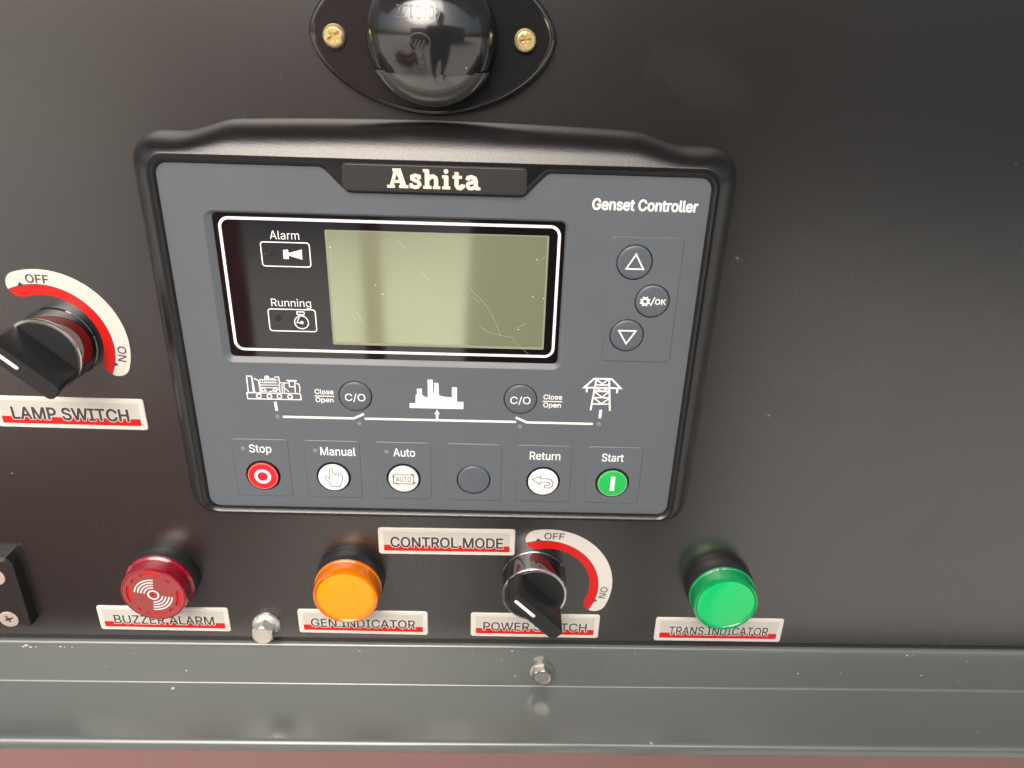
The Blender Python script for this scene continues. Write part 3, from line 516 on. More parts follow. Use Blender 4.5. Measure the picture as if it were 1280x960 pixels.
TT = .68
g = G(); g.ribbon([(.2, 3.1), (3.3, -2.3), (-2.9, -2.3)], .55, TT, closed=True); g.build('triangle_mark', M['print'], sk[0])
g = G(); g.ribbon([(-3.2, 2.1), (3.2, 2.1), (0, -3.1)], .55, TT, closed=True); g.build('triangle_mark', M['print'], sk[2])
g = G()
cg = (-2.7, 0)
g.ribbon([(cg[0] + (1.5 if i % 2 else 1.05) * math.cos(2 * PI * i / 16), cg[1] + (1.5 if i % 2 else 1.05) * math.sin(2 * PI * i / 16)) for i in range(16)], .75, TT, closed=True)
g.ribbon([(-.55, -1.6), (.75, 1.7)], .45, TT)
g.build('cog_mark', M['print'], sk[1])
text('OK', 1.0, 4.9, -1.0, 2.0, TT, M['print'], sk[1], bold=.02)
for k in (3, 4): text('C/O', -3.9, 3.9, -1.7, 3.2, TT, M['print'], sk[k], bold=.005)

# printed words and the mimic diagram
F = H + .03
text('Genset Controller', 54.4, 91.0, 57.4, 3.75, F, M['print'], fp, bold=.024)
F2 = H + .23
for body, xl, xr, zb, cp in (('Stop', -76, -67.2, -43.3, 3.6), ('Manual', -47.6, -33.6, -43.9, 3.7), ('Auto', -18.4, -9.7, -43.7, 3.6), ('Return', 36.6, 48.9, -43.8, 3.6), ('Start', 65.8, 74.6, -43.9, 3.6)):
    text(body, xl, xr, zb, cp, F2, M['print'], fp, bold=.008)
for x0 in (-47.8, 40.9):
    text('Close', x0, x0 + 7.2, -16.6, 2.0, F, M['print'], fp, bold=.016)
    text('Open', x0 + .1, x0 + 6.9, -20.1, 2.0, F, M['print'], fp, bold=.016)
    g = G(); g.ribbon([(x0 - .2, -17.55), (x0 + 7.4, -17.55)], .42, F); g.build('fraction_line', M['print'], fp)
g = G()
W_ = .95
g.ribbon([(-61.2, -27.0), (-33.4, -27.0), (-29.3, -24.9)], W_, F)
g.ribbon([(-29.1, -27.0), (30.5, -26.9)], W_, F)
g.ribbon([(30.3, -24.9), (34.7, -27.0), (61.0, -27.0)], W_, F)
g.ribbon([(-63.5, -20.5), (-63.3, -24.4)], 1.1, F); g.ribbon([(63.65, -20.6), (63.5, -24.4)], 1.1, F)
g.sheet([(-.6, -22.2), (.5, -24.3), (-.1, -24.3), (-.1, -26.6), (-1.1, -26.6), (-1.1, -24.3), (-1.7, -24.3)], F)
g.build('circuit_line', M['print'], fp)
g = G()
g.sheet([(-11.3, -19.7), (-9.0, -19.7), (-8.8, -16.0), (-8.3, -15.9), (-8.3, -13.4), (-6.4, -13.3), (-6.3, -16.0), (-5.0, -17.0), (-4.1, -16.9), (-4.1, -9.4), (-2.1, -9.4), (-2.0, -15.1), (-1.6, -15.1), (-1.5, -10.7), (0.1, -10.7), (0.2, -16.0), (1.8, -16.5), (5.2, -16.8), (5.3, -12.4), (7.2, -12.4), (7.2, -18.6), (9.7, -18.6), (9.7, -21.8), (-11.3, -21.8)], F)
g.build('factory_mark', M['print'], fp)
g = G()
for pl in [[(-71.3, -10.1), (-70.9, -16.6)], [(-70.2, -10.9), (-68.8, -11.7), (-68.4, -16.5)], [(-70.7, -10.5), (-69.0, -11.5), (-68.8, -16.6)], [(-68.7, -11.1), (-61.6, -11.1)], [(-68.7, -12.4), (-61.8, -12.3)],
           [(-68.6, -13.4), (-61.3, -13.3)], [(-68.5, -14.5), (-61.2, -14.4)], [(-62.7, -9.9), (-61.1, -9.8), (-61.0, -12.0), (-61.2, -16.4)], [(-64.5, -10.6), (-62.5, -10.5)], [(-61.0, -12.2), (-57.8, -12.3)],
           [(-59.3, -12.3), (-59.5, -16.4)], [(-59.1, -14.5), (-57.7, -16.1)], [(-54.7, -12.4), (-53.6, -12.6), (-53.3, -14.3), (-53.6, -16.2)], [(-60.1, -12.8), (-60.3, -16.4)], [(-55.2, -13.9), (-55.3, -16.5)], [(-68.5, -16), (-66, -15.9)], [(-65.5, -16.2), (-61.5, -15.2)]]:
    g.ribbon(pl, .36, F)
g.ribbon([(-58.2, -11.2), (-54.3, -11.25)], .6, F)
for pl in ([(-74.0, -16.8), (-53.4, -16.7), (-53.3, -19.3), (-73.9, -19.4)], [(-73.3, -9.7), (-71.4, -9.7), (-71.4, -16.6), (-73.4, -16.7)], [(-57.3, -11.4), (-57.3, -13.8), (-55.2, -13.8), (-55.0, -11.4)]):
    g.ribbon(pl, .42, F, closed=True)
for c in ((-69.5, -18.1), (-65.4, -18.1), (-61.6, -18.05), (-57.5, -18.1)): g.ring(c, .65, 1.1, F, 20)
g.disc((-65.6, -10.2), .95, F, 20); g.ring((-67.4, -15.3), .5, .9, F, 16); g.ring((-63.0, -15.4), .5, .9, F, 16)
for k in range(8): g.ribbon([(-68.2 + k * .8, -11.3), (-68.1 + k * .8, -12.2)], .22, F)
g.build('generator_mark', M['print'], fp)
g = G()
for pl in [[(59.6, -21.0), (60.9, -7.4)], [(67.2, -21.0), (65.8, -7.3)], [(60.0, -7.3), (66.8, -7.3)], [(60.0, -7.3), (56.4, -11.15), (70.6, -11.15), (66.8, -7.3)], [(57.5, -11.4), (57.5, -13.2)], [(69.3, -11.3), (69.3, -13.3)], [(60.9, -12.6), (66.2, -12.6)]]:
    g.ribbon(pl, .72, F)
for pl in [[(60.7, -15.4), (66.6, -15.4)], [(60.2, -18.2), (66.9, -18.1)], [(60.9, -7.6), (63.3, -9.4), (65.6, -7.5)], [(60.9, -9.9), (65.8, -9.9)], [(61.0, -11.3), (63.5, -12.6), (66.0, -11.1)], [(60.7, -12.9), (63.6, -15.2), (66.2, -12.7)], [(60.5, -15.5), (63.6, -18.0), (66.6, -15.5)]]:
    g.ribbon(pl, .55, F)
g.build('pylon_mark', M['print'], fp)
for x, z, hh in ((-78.4, -41.7, F2), (-49.7, -42.0, F2), (-21.1, -41.7, F2), (-63.2, -27.1, F), (-31.3, -29.4, F), (32.1, -29.1, F), (63.4, -27.1, F)):
    g = G(); g.lathe([(.95, 0), (.85, .06), (.01, .1)], 20, cap=False); g.build('indicator_led', M['led'], ctl, (x, hh, z))

# display window
HG = H - 1.35
g = G(); g.sheet(rrect(*gl, 1.8), HG, step=False); gw = g.build('display_glass', M['glass'], ctl)
g = G(); g.ribbon(rrect(-76.3, 43.6, .85, 50.55, 3.3, 8), 1.05, HG + .02, closed=True); g.build('frame_line', M['print'], gw)
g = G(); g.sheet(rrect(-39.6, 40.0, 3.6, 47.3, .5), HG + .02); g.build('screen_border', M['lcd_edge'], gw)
g = G(); g.sheet(rrect(-38.9, 39.3, 4.6, 46.9, .4), HG + .035); scr = g.build('screen', M['lcd'], gw)
scr['label'] = 'blank green grey liquid crystal screen'
g = G()
for pl in ([(12, 27), (16, 23), (19.5, 18.5), (22, 13), (23.4, 9.3)], [(13, 24), (15.5, 21.5)], [(15.5, 12.5), (19, 10.2), (24, 8.9), (28, 8.3), (29.5, 6)], [(-14, 44), (-11, 41)], [(-6, 33), (-3, 30)], [(29, 12), (33, 14)], [(36, 37), (39, 40)], [(29.5, 6), (35, 1)], [(-30, 17), (-28, 13)]):
    g.ribbon(pl, .065, HG + .06)
for c in ((30.2, 11.6), (36, 38.5), (39, 24), (35, 24.5), (-38, 41), (-22.5, 27.5), (-20, 24)): g.disc(c, .28, HG + .06, 8)
o = g.build('scratch_marks', M['scratch'], gw); o['kind'] = 'stuff'
FG = HG + .04
text('Alarm', -59.1, -48.7, 43.4, 3.0, FG, M['print'], gw)
text('Running', -61.2, -46.6, 18.3, 3.0, FG, M['print'], gw)
g = G(); g.ribbon(rrect(-62.7, -45.4, 33.5, 42.3, 1.0, 4), .42, FG, closed=True); g.ribbon(rrect(-62.7, -45.3, 8.6, 17.2, 1.0, 4), .42, FG, closed=True); g.build('outline_mark', M['print'], gw)
g = G(); g.sheet([(-54.9, 39.6), (-53.1, 39.7), (-53.0, 38.5), (-48.2, 39.9), (-48.3, 36.2), (-53.0, 37.5), (-53.1, 36.3), (-55.0, 36.3)], FG); g.build('horn_mark', M['print'], gw)
g = G(); g.ribbon([(-52.1, 16.3), (-49.4, 16.3), (-49.4, 15.3), (-52.1, 15.3)], .35, FG, closed=True); g.ring((-50.7, 12.2), 2.35, 2.75, FG, 32); g.disc((-50.6, 12.1), .65, FG, 14)
g.ribbon([(-51.0, 15.2), (-52.4, 12.0), (-50.8, 12.0)], .35, FG); g.ribbon([(-51.6, 15.2), (-51.4, 14.4)], .3, FG); g.ribbon([(-49.9, 15.2), (-49.8, 14.4)], .3, FG)
g.build('oil_lamp_mark', M['print'], gw)
for z in (38.1, 13.6):
    g = G(); g.lathe([(1.3, 0), (1.1, .05), (.01, .08)], 20, cap=False); g.build('indicator_led', M['led_red'], gw, (-59.2, FG, z))

# badge with raised slab letters
g = G()
b0 = rrect(-31.0, 30.7, 62.4, 70.6, 1.3)
g.loft([(b0, H + 1.9), (b0, H + 2.06), (inset(b0, .15), H + 2.14)], cap_last=True, sm=False)
bd = g.build('name_badge', M['badge'], ctl)
g = G(); g.ribbon(rrect(-31.25, 30.95, 62.15, 70.85, 1.5), .4, H + 2.0, closed=True); g.build('badge_groove', M['gap'], bd)
g = G()
def slab(pts, wd): g.ribbon(pts, wd * 1.16, H + 2.2)
U_ = 0.9                # glyphs drawn 7 high, set at 6.3 mm
def S_(pl, ox): return [(-16.3 + (ox + x) * .925, 63.25 + z * .90) for x, z in pl]
def stroke(pl, ox, wd): slab(S_(pl, ox), wd * U_)
def serif(x0, x1, z, ox, t=.95): stroke([(x0, z), (x1, z)], ox, t)
# A
stroke([(1.55, .4), (3.45, 6.8)], 0, 1.15); stroke([(6.15, .4), (4.15, 6.8)], 0, 1.75); stroke([(2.2, 2.3), (5.4, 2.3)], 0, .95)
serif(0, 2.9, .45, 0); serif(4.4, 7.8, .45, 0); serif(2.1, 4.9, 6.55, 0, .9)
# s
stroke([(4.0, 3.4), (3.4, 4.4), (2.4, 4.75), (1.2, 4.3), (1.2, 3.4), (2.4, 2.8), (3.6, 2.3), (4.0, 1.5), (3.3, .55), (2.1, .35), (1.0, .8), (.7, 1.7)], 8.0, 1.15)
stroke([(4.0, 5.0), (4.0, 3.4)], 8.0, .8); stroke([(.75, 0), (.75, 1.8)], 8.0, .8)
# h
stroke([(1.7, .4), (1.7, 6.9)], 13.0, 1.5); serif(.2, 2.2, 6.6, 13.0); serif(.2, 3.3, .45, 13.0); stroke([(2.2, 3.5), (3.0, 4.4), (4.0, 4.55), (4.8, 4.0), (5.0, 3.2), (5.0, .4)], 13.0, 1.35); serif(3.8, 6.5, .45, 13.0)
# i
stroke([(1.8, .4), (1.8, 4.9)], 19.9, 1.5); serif(.3, 2.3, 4.55, 19.9); serif(.3, 3.3, .45, 19.9); g.disc(S_([(1.75, 6.5)], 19.9)[0], .85 * U_ * 1.05, H + 2.2, 16)
# t
stroke([(1.9, 6.4), (1.9, 1.6), (2.4, .7), (3.3, .5), (4.1, 1.0), (4.2, 1.9)], 23.6, 1.4); serif(.4, 3.9, 4.5, 23.6)
# a
stroke([(.9, 3.5), (1.3, 4.4), (2.5, 4.7), (3.7, 4.2), (4.1, 3.2), (4.1, .9), (4.9, .45)], 28.5, 1.35); stroke([(3.9, 2.9), (2.4, 2.7), (1.2, 2.2), (1.0, 1.3), (1.7, .5), (2.8, .5), (3.9, 1.3)], 28.5, 1.15); serif(4.2, 5.8, .45, 28.5)
g.build('lettering', M['cream'], bd)

# ------------------------------------------------------------------ printed label plates
def label_plate(cx, cz, words, label, tw, cap, bold=0.0):
    t = thing('label_plate', label, 'label', (cx, 0, cz), 'printed label plates on the panel')
    t.rotation_euler = (0, math.radians(random.uniform(-.35, .35)), 0)
    o = rrect(-30.5, 30.5, -7.1, 7.1, 1.3)
    g = G(); g.loft([(o, 0), (o, .35), (inset(o, .3), .6)], cap_last=True, sm=False); g.build('plate', M['label_white'], t)
    i = rrect(-28.2, 28.2, -5.2, 5.2, .5)
    g = G(); g.sheet(i, .61); g.build('grey_field', M['label_grey'], t)
    g = G(); g.sheet(rrect(-28.1, 28.1, -5.1, -1.9, .4), .63); g.build('red_band', M['label_red'], t)
    text(words, -tw / 2, tw / 2, -3.0, cap, .66, M['label_text'], t, bold=bold, halo=.05, halo_m=M['label_white'])
    return t
label_plate(-151.3, -33.7, 'LAMP SWITCH', 'white label reading LAMP SWITCH under the switch left of the controller', 47, 5.4, .022)
label_plate(1.9, -94.3, 'CONTROL MODE', 'white label reading CONTROL MODE just under the controller', 50, 5.4, .018)
label_plate(-131.2, -141.8, 'BUZZER ALARM', 'white label reading BUZZER ALARM under the red buzzer', 46.5, 4.9, .012)
label_plate(-37.9, -141.8, 'GEN.INDICATOR', 'white label reading GEN.INDICATOR under the amber lamp', 49, 4.9, .012)
label_plate(43.4, -142.0, 'POWER SWITCH', 'white label reading POWER SWITCH under the lower rotary switch', 49, 4.9, .012)
label_plate(131.2, -142.6, 'TRANS.INDICATOR', 'white label reading TRANS.INDICATOR under the green lamp', 47.5, 4.9, .012)

# ------------------------------------------------------------------ dial stickers
def dial_sticker(cx, cz, label, k_, A0, A1):
    t = thing('dial_sticker', label, 'sticker', (cx, 0, cz), 'curved dial stickers')
    r0, r1, rm = 20.3 * k_, 30.8 * k_, 25.1 * k_
    rc = (r0 + r1) / 2; q = (r1 - r0) / 2
    def pol(r, a): return (r * math.cos(math.radians(a)), r * math.sin(math.radians(a)))
    pts = arc((0, 0), r1, A1, A0, 40)
    pts += arc(pol(rc, A0), q, A0, A0 + 180, 14)[1:-1]
    pts += arc((0, 0), r0, A0, A1, 40)
    pts += arc(pol(rc, A1), q, A1 + 180, A1 + 360, 14)[1:-1]
    def clamp(p, m_):                                     # the red band's outer circle sits a little low and to the left
        q_ = (p[0] + 1.4, p[1] + 1.2); r = math.hypot(*q_); k = min(1, m_ / r); return (q_[0] * k - 1.4, q_[1] * k - 1.2)
    g = G(); g.sheet(pts, .12); g.build('backing', M['label_white'], t)
    g = G(); g.sheet([clamp(p, rm + .85) for p in pts], .14); g.build('grey_edge', M['label_text'], t)
    g = G(); g.sheet([clamp(p, rm + .6) for p in pts], .17); g.build('red_band', M['label_red'], t)
    for tri in ([pol(rm - .2, A0 + 2.5), pol(rm + 1.3, A0 - 1), pol(rm - .3, A0 - 4)], [pol(rm - .3, -18.5), pol(rm + 1.2, -20), pol(rm - .4, -24)]):
        g = G(); g.sheet(tri, .2); g.build('arrow_tip', M['label_text'], t)
    p = pol(rm + .9, A0 - 7); text('OFF', p[0], p[0] + 8.8 * k_, p[1] - .3, 3.4 * k_, .2, M['label_text'], t, bold=.008, angle=math.radians(-2))
    p = pol(rm + .8, -1.5); text('ON', p[0], p[0] + 6.4, p[1], 3.3, .2, M['label_text'], t, bold=.008, angle=math.radians(-99))
    return t
dial_sticker(-151.6, -2.9, 'curved OFF and ON sticker round the lamp switch left of the controller', .965, 107.0, -20.5)
dial_sticker(47.2, -117.5, 'curved OFF and ON sticker round the power switch below the controller', 1.0, 101.0, -23.0)

# ------------------------------------------------------------------ rotary switches
def rotary_switch(cx, cz, ang, label):
    t = thing('rotary_switch', label, 'switch', (cx, 0, cz), 'black rotary switches')
    g = G(); g.lathe([(14.8, 0), (14.8, .8), (14.4, 1.2), (14.35, 11.8), (14.1, 12.0)], 72, cap=False); g.build('collar', M['collar_gloss'], t)
    g = G(); g.lathe([(14.3, 11.7), (14.4, 12.4), (14.1, 12.8), (13.3, 12.8), (13.0, 12.3)], 72, cap=False); g.build('metal_ring', M['chrome'], t)
    g = G(); g.lathe([(13.15, 11.6), (13.1, 12.5), (12.8, 12.75), (.01, 12.75)], 64, cap=False); g.build('dial', M['knob'], t)
    ca, sa = math.cos(ang), math.sin(ang)
    def bar(hl, hw, n=8):       # stadium-like outline, length along ANG
        r = min(2.2, hw * .62)
        L = arc((hl - r, hw - r), r, 0, 90, n) + arc((-hl + r, hw - r), r, 90, 180, n) + arc((-hl + r, -hw + r), r, 180, 270, n) + arc((hl - r, -hw + r), r, 270, 360, n)
        return [(x * ca - z * sa, x * sa + z * ca) for x, z in L]
    g = G()
    g.loft([(bar(14.2, 4.1), 12.5), (bar(14.4, 3.8), 19), (bar(14.6, 3.5), 26.3), (bar(14.3, 3.2), 26.8)], cap_last=True, sm=True)
    kn = g.build('handle', M['knob'], t)
    g = G()
    L = arc((-1.4, 0), .75, -90, 90, 8) + arc((-12.2, 0), .75, 90, 270, 8)
    g.sheet([(x * ca - z * sa, x * sa + z * ca) for x, z in L], 26.82); g.build('pointer_line', M['print'], kn)
    return t
rotary_switch(-148.7, -2.8, math.radians(-43), 'black rotary switch above the LAMP SWITCH label')
rotary_switch(41.5, -113.2, math.radians(-45), 'black rotary switch above the POWER SWITCH label')

# ------------------------------------------------------------------ indicator lamps and buzzer
def lamp_base(t):
    g = G(); g.lathe([(15.4, 0), (15.5, .5), (15.35, 5.8), (15.0, 6.4)], 72, cap=False); g.build('collar', M['collar'], t)
def pilot_lamp(cx, cz, side, face, label):
    t = thing('pilot_lamp', label, 'indicator lamp', (cx, 0, cz), 'round pilot lamps')
    lamp_base(t)
    g = G(); g.lathe([(15.0, 6.2), (15.0, 7.4), (14.6, 7.7), (14.5, 11.0), (14.4, 13.4), (14.1, 14.1), (13.6, 14.3), (13.0, 14.0), (12.7, 13.6)], 72, cap=False); g.build('lens_rim', M[side], t)
    g = G(); g.lathe([(12.75, 13.55), (11.5, 13.75), (6, 13.95), (.01, 14.0)], 64, cap=False); g.build('lens_face', M[face], t)
    return t
pilot_lamp(-42.0, -115.3, 'amber_side', 'amber', 'round amber pilot lamp above the GEN.INDICATOR label')
pilot_lamp(127.0, -115.5, 'green_side', 'green', 'round green pilot lamp above the TRANS.INDICATOR label')
bz = thing('buzzer', 'round red alarm buzzer with slotted face above the BUZZER ALARM label', 'buzzer', (-125.9, 0, -115.6))
lamp_base(bz)
g = G(); g.lathe([(15.2, 6.2), (15.3, 7.4), (14.9, 7.8), (14.3, 8.2), (14.2, 13.4), (14.0, 14.0), (13.5, 14.25), (13.2, 14.25)], 72, cap=False); g.build('lens_rim', M['red_side'], bz)
def slot(a0, a1, r, wd): return arc((0, 0), r + wd / 2, a0, a1, 8) + arc((r * math.cos(math.radians(a1)), r * math.sin(math.radians(a1))), wd / 2, a1, a1 + 180, 5)[1:-1] + arc((0, 0), r - wd / 2, a1, a0, 8) + arc((r * math.cos(math.radians(a0)), r * math.sin(math.radians(a0))), wd / 2, a0 + 180, a0 + 360, 5)[1:-1]
sl_ = [slot(66, 108, 11.0, 1.6), slot(-28, 8, 11.0, 1.8), slot(-112, -68, 11.0, 1.3), slot(160, 200, 11.0, 1.6)]
for a in (44, 135, -52, -132): sl_.append(slot(a - 3, a + 3, 10.6, 1.3))
sl_.append(circ((0, 0), .9, 16))
g = G(); g.holed(circ((0, 0), 13.3, 72), [q[::-1] for q in sl_], 14.2)
for q in sl_: g.loft([(q, 14.2), (q, 13.5)], sm=False)
g.build('front_disc', M['red_face'], bz)
g = G(); g.disc((0, 0), 13.0, 13.6, 40); g.build('inner_disc', M['red_deep'], bz)
g = G()
for r in (3.9, 5.3, 6.7, 8.1): g.ribbon(arc((0, 0), r, 82, 170, 16), .62, 14.22); g.ribbon(arc((0, 0), r, -98, -8, 16), .62, 14.22)
g.ring((0, 0), 1.9, 2.6, 14.22, 28); g.build('sound_wave_mark', M['pink_print'], bz)

# ------------------------------------------------------------------ dome lamp at the top
dl = thing('dome_lamp', 'gloss black oval lamp with domed cover at the top of the panel', 'lamp', (-1.2, 0, 110.5))
def super_oval(ax, az, p=1.8, n=96):
    out = []
    for i in range(n):
        c, q = math.cos(2 * PI * i / n), math.sin(2 * PI * i / n)
        out.append((ax * math.copysign(abs(c) ** (2 / p), c), az * math.copysign(abs(q) ** (2 / p), q)))
    return out
g = G()
g.loft([(super_oval(40.6, 25.0), 0), (super_oval(40.6, 25.0), 2.0), (super_oval(40.2, 24.6), 3.1), (super_oval(39.4, 23.8), 3.9), (super_oval(38.9, 23.3), 4.0), (super_oval(38.4, 22.8), 3.6)], cap_last=True, sm=True)
g.build('base_plate', M['gloss_black'], dl)
R_ = 21.0; HD = 20.0; ZCUT = -11.0
def dome(z0, z1, rr, hd, hb, n=48, m_=20):
    rows = []
    for i in range(m_ + 1):
        z = z0 + (z1 - z0) * i / m_
        c = math.sqrt(max(0, 1 - (z / rr) ** 2))
        rows.append([(rr * c * math.cos(PI * j / n), z, hb + (hd * c) * math.sin(PI * j / n) ** .8) for j in range(n + 1)])
    return rows
g = G(); zs = dome(ZCUT, R_ * .9999, R_, HD, 3.7)
g.loft([(r, 0) for r in zs], sm=True, closed=False)
hood = g.build('hood', M['gloss_black'], dl)
g = G(); zs = dome(-R_ * 1.04 * .9999, ZCUT + .6, R_ * 1.04, HD * .93, 3.7)
g.loft([(r, 0) for r in zs], sm=True, closed=False)
g.build('lens', M['clear_lens'], dl)
g = G(); g.ribbon([(p[0], p[1]) for p in arc((0, 0), 22.4, 180, 360, 40)], 1.3, 3.95); g.build('lens_flange', M['gloss_black'], dl)
def on_dome(o, lift):                 # wrap flat marks onto the hood
    for v in o.data.vertices:
        x, z = v.co.x / MM, v.co.z / MM
        c2 = max(0, 1 - (z / R_) ** 2); cz = math.sqrt(c2); ct = max(-1, min(1, x / (R_ * cz + 1e-6)))
        v.co.y = -(3.7 + HD * cz * (1 - ct * ct) ** .4 + lift) * MM
g = G()
th = [i * 2 * PI / 36 for i in range(36)]
g.ribbon([(-2.3 + 3.4 * math.cos(a), -2.0 + 2.7 * math.sin(a)) for a in th], .35, 0, closed=True)
for k in range(3): g.ribbon([(-4.1 + k * 1.2, -3.0), (-3.5 + k * 1.2, -2.3), (-3.0 + k * 1.2, -1.3)], .4, 0)
em = g.build('oval_emblem', M['emboss'], hood); on_dome(em, .12)
tx = text('404D1ZZ', 4.4, -9.3, 8.3, -3.8, 0, M['emboss'], hood); on_dome(tx, .12)

def phillips(r, hh, hb, m, name_parent, base, slot_len, turn=0.3, flat=False):
    """screw head with a real cross recess"""
    n = 48
    def star(rr, wd):
        pts = []
        for k in range(4):
            a = turn + k * PI / 2
            d = (math.cos(a), math.sin(a)); e = (-d[1], d[0])
            pts += [(d[0] * rr + e[0] * -wd, d[1] * rr + e[1] * -wd), (d[0] * rr + e[0] * wd, d[1] * rr + e[1] * wd), (d[0] * wd * 1.2 + e[0] * wd * 1.2, d[1] * wd * 1.2 + e[1] * wd * 1.2)]
        return pts
    g = G()
    prof = [(r, hb), (r, hb + hh * .35), (r * .95, hb + hh * .62), (r * .8, hb + hh * .88), (r * .66, hb + hh)] if not flat else [(r, hb), (r * .97, hb + hh * .8), (r * .9, hb + hh)]
    g.lathe(prof, n, cap=False)
    top = prof[-1]
    st = star(slot_len, slot_len * .22)
    g.holed(circ((0, 0), top[0], n), [st[::-1]], top[1])
    g.loft([(st, top[1]), ([(x * .55, z * .55) for x, z in st], top[1] - 1.3)], cap_last=True, sm=False)
    return g.build('screw', m, name_parent, base)
phillips(3.7, 2.4, 0, M['brass'], dl, (-31.9, 3.7, -1.0), 2.3, .55)
phillips(3.6, 2.2, 0, M['brass'], dl, (30.4, 3.7, -.5), 2.2, .15)

# ------------------------------------------------------------------ bolts
def hexloop(r, n6=6, turn=0.0): return circ((0, 0), r, 6, turn)
def hex_bolt(base, label, m, flange, rh, hh, hf, turn, dome_f=True):
    t = thing('hex_bolt', label, 'bolt', base, 'hex bolts')
    g = G()
    if dome_f: g.lathe([(flange, 0), (flange, .7), (flange * .95, 1.2), (flange * .8, hf)], 48)
    else: g.lathe([(flange, 0), (flange, hf - .2), (flange - .3, hf)], 48)
    g.build('washer', m, t)
    g = G()
    hx = hexloop(rh, turn=turn)
    sub = []
    for i in range(6):
        a, b = Vector(hx[i]), Vector(hx[(i + 1) % 6])
        for k in range(6): q = a.lerp(b, k / 6); sub.append((q.x, q.y))
    af = rh * math.cos(PI / 6)
    def cut(p, k): r = math.hypot(*p); s_ = min(1, k / r); return (p[0] * s_, p[1] * s_)
    top = [(*cut(p, af * 1.0), hf + hh) for p in sub]
    mid = [(*p, hf + hh - .55 * max(0, (math.hypot(*p) - af)) / (rh - af) * 1.0 - .15) for p in sub]
    bot = [(*p, hf - .3) for p in sub]
    g.loft([(bot, 0), (mid, 0), (top, 0), ([(x * .82, z * .82, h - .25) for x, z, h in top], 0)], cap_last=True, sm=False)
    g.build('head', m, t)
    return t
hex_bolt((-83.6, 0, -144.6), 'shiny flanged hex bolt on the panel between the buzzer and amber lamp labels', M['steel'], 6.7, 5.3, 5.2, 2.2, .5)
hex_bolt((47.6, 3.0, -167.6), 'dull washered hex bolt on the grey rail under the power switch', M['steel_dull'], 5.9, 4.9, 3.7, 1.3, .35, False)

# ------------------------------------------------------------------ hinge
hg = thing('hinge', 'black hinge leaf with two screws at the left edge above the rail', 'hinge', (-200, 0, -122.8))
o_ = [(-40, 19.5), (-40, -20.3), (9.6, -20.3), (9.5, 15.5), (7.5, 18.6)]
g = G(); g.loft([(o_, 0), (o_, 5.0), (inset(o_, .4), 5.5), (inset(o_, 1.6), 6.1)], cap_last=True, sm=False) if sum(o_[i][0] * o_[(i + 1) % 5][1] - o_[(i + 1) % 5][0] * o_[i][1] for i in range(5)) > 0 else None
g.build('leaf', M['hinge'], hg)
phillips(4.4, .5, 0, M['pink_steel'], hg, (1.0, 6.0, -15.6), 2.3, .4, True)
phillips(4.4, .5, 0, M['pink_steel'], hg, (1.0, 6.0, 8.6), 2.3, .9, True)

# ------------------------------------------------------------------ photographer, mirrored in the dome and the display
def skin_body(name, m, nodes, edges, parent, root=0):
    me = bpy.data.meshes.new(name)
    me.from_pydata([n[0] for n in nodes], edges, [])
    o = bpy.data.objects.new(name, me); col.objects.link(o); o.parent = parent
    md = o.modifiers.new('skin', 'SKIN')
    for i, n in enumerate(nodes):
        r = n[1]; sv = me.skin_vertices[0].data[i]; sv.radius = (r, r) if not isinstance(r, tuple) else r; sv.use_root = (i == root)
    md.use_smooth_shade = True
    su = o.modifiers.new('sub', 'SUBSURF'); su.levels = 1; su.render_levels = 2
    me.materials.append(m)
    return o
PX, PY = 0.155, -0.66
pr = bpy.data.objects.new('person', None); col.objects.link(pr); pr.location = (PX, PY, 0)
tag(pr, 'standing person in dark clothes mirrored in the dome lamp', 'person')
nodes = [((0, 0, .95), (.17, .12)), ((0, 0, 1.15), (.155, .11)), ((0, 0, 1.35), (.165, .11)), ((0, 0, 1.46), (.12, .09)),
         ((-.10, 0, .86), .095), ((-.11, .01, .48), .062), ((-.12, 0, .10), .045), ((-.13, .11, .04), .04),
         ((.10, 0, .86), .095), ((.11, .01, .48), .062), ((.12, 0, .10), .045), ((.13, .11, .04), .04),
         ((-.17, 0, 1.40), .06), ((-.20, .02, 1.13), .046), ((-.17, .20, 1.22), .036),
         ((.17, 0, 1.40), .06), ((.20, .02, 1.13), .046), ((.10, .20, 1.22), .036)]
edges = [(0, 1), (1, 2), (2, 3), (0, 4), (4, 5), (5, 6), (6, 7), (0, 8), (8, 9), (9, 10), (10, 11), (2, 12), (12, 13), (13, 14), (2, 15), (15, 16), (16, 17)]
skin_body('body', M['cloth'], nodes, edges, pr)
skin_body('head', M['skin'], [((0, .01, 1.44), .055), ((0, .015, 1.52), .06), ((0, .03, 1.60), .085), ((0, .025, 1.68), .085), ((0, .02, 1.72), .05)], [(0, 1), (1, 2), (2, 3), (3, 4)], pr)

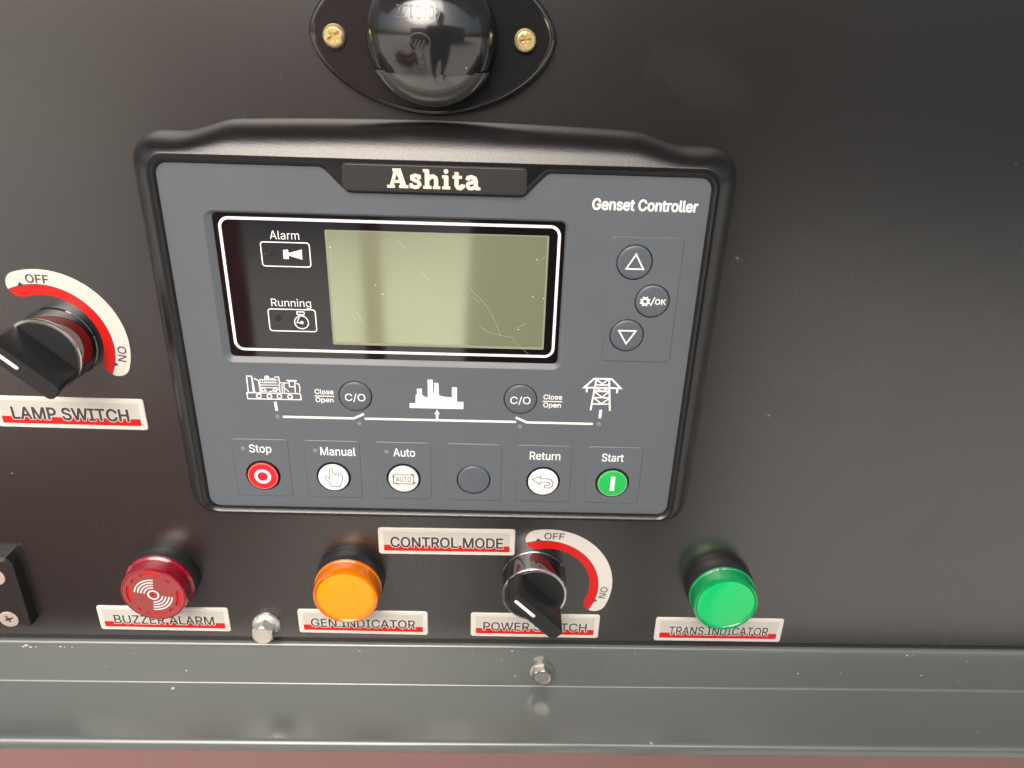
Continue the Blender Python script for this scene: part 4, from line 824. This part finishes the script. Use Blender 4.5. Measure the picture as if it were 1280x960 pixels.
def yard_box(t, name, m, x0, x1, y0, y1, z0, z1):
    me = bpy.data.meshes.new(name); bm = bmesh.new()
    bmesh.ops.create_cube(bm, size=1.0)
    for v in bm.verts: v.co = ((x0 + x1) / 2 + v.co.x * (x1 - x0), (y0 + y1) / 2 + v.co.y * (y1 - y0), (z0 + z1) / 2 + v.co.z * (z1 - z0))
    bmesh.ops.bevel(bm, geom=bm.edges[:], offset=min(x1 - x0, y1 - y0, z1 - z0) * .06, segments=2, affect='EDGES')
    bm.to_mesh(me); bm.free(); me.materials.append(m)
    o = bpy.data.objects.new(name, me); col.objects.link(o); o.parent = t
    return o
def yard_thing(name, label, cat):
    t = bpy.data.objects.new(name, None); col.objects.link(t)
    return tag(t, label, cat)
t = yard_thing('added_red_skid', 'low dark red skid out of view, added for its reflection in the black panel', 'skid')  # unseen skid, added to cast a dark red reflection into the panel
for y in (-1.02, -1.62): yard_box(t, 'added_side_beam', M['red_paint'], -1.75, -.72, y - .05, y + .05, .06, .30)
for x in (-1.70, -1.24, -.77): yard_box(t, 'added_cross_beam', M['red_paint'], x - .04, x + .04, -1.57, -1.07, .10, .26)
yard_box(t, 'added_tank', M['red_paint'], -1.60, -.86, -1.50, -1.14, .261, .44)
t = yard_thing('added_red_container', 'pale red container out of view, added for its reflection beside the dome lamp', 'container')  # unseen container, added to give a pinkish reflection left of the dome
yard_box(t, 'body', M['pale_red'], -3.4, -.5, -9.5, -6.5, .12, 2.6)
for k in range(14): yard_box(t, 'added_container_rib', M['pale_red'], -3.3 + k * .205, -3.22 + k * .205, -6.5, -6.44, .2, 2.5)
t = yard_thing('added_dark_shed', 'dark shed out of view on the right, added for its reflection in the panel', 'shed')  # unseen shed, added to darken what the panel mirrors on the right
yard_box(t, 'added_shed_wall', M['shed'], 1.6, 9.0, -11, -7, 0, 3.2)
yard_box(t, 'added_shed_roof', M['shed'], 1.3, 9.3, -11.3, -6.6, 3.2, 3.4)

t = yard_thing('red_trolley', 'dark red upright trolley near the panel on the left, mirrored in the display', 'trolley')
for x in (-.56, -.215): yard_box(t, 'post', M['red_paint'], x - .016, x + .016, -1.11, -1.07, 0, 1.02)
for z in (.12, .98): yard_box(t, 'cross_bar', M['red_paint'], -.536, -.239, -1.115, -1.075, z - .022, z + .022)
yard_box(t, 'side_plate', M['red_paint'], -.536, -.45, -1.10, -1.085, .145, .955)
yard_box(t, 'shelf', M['red_paint'], -.536, -.239, -1.12, -.96, .50, .53)
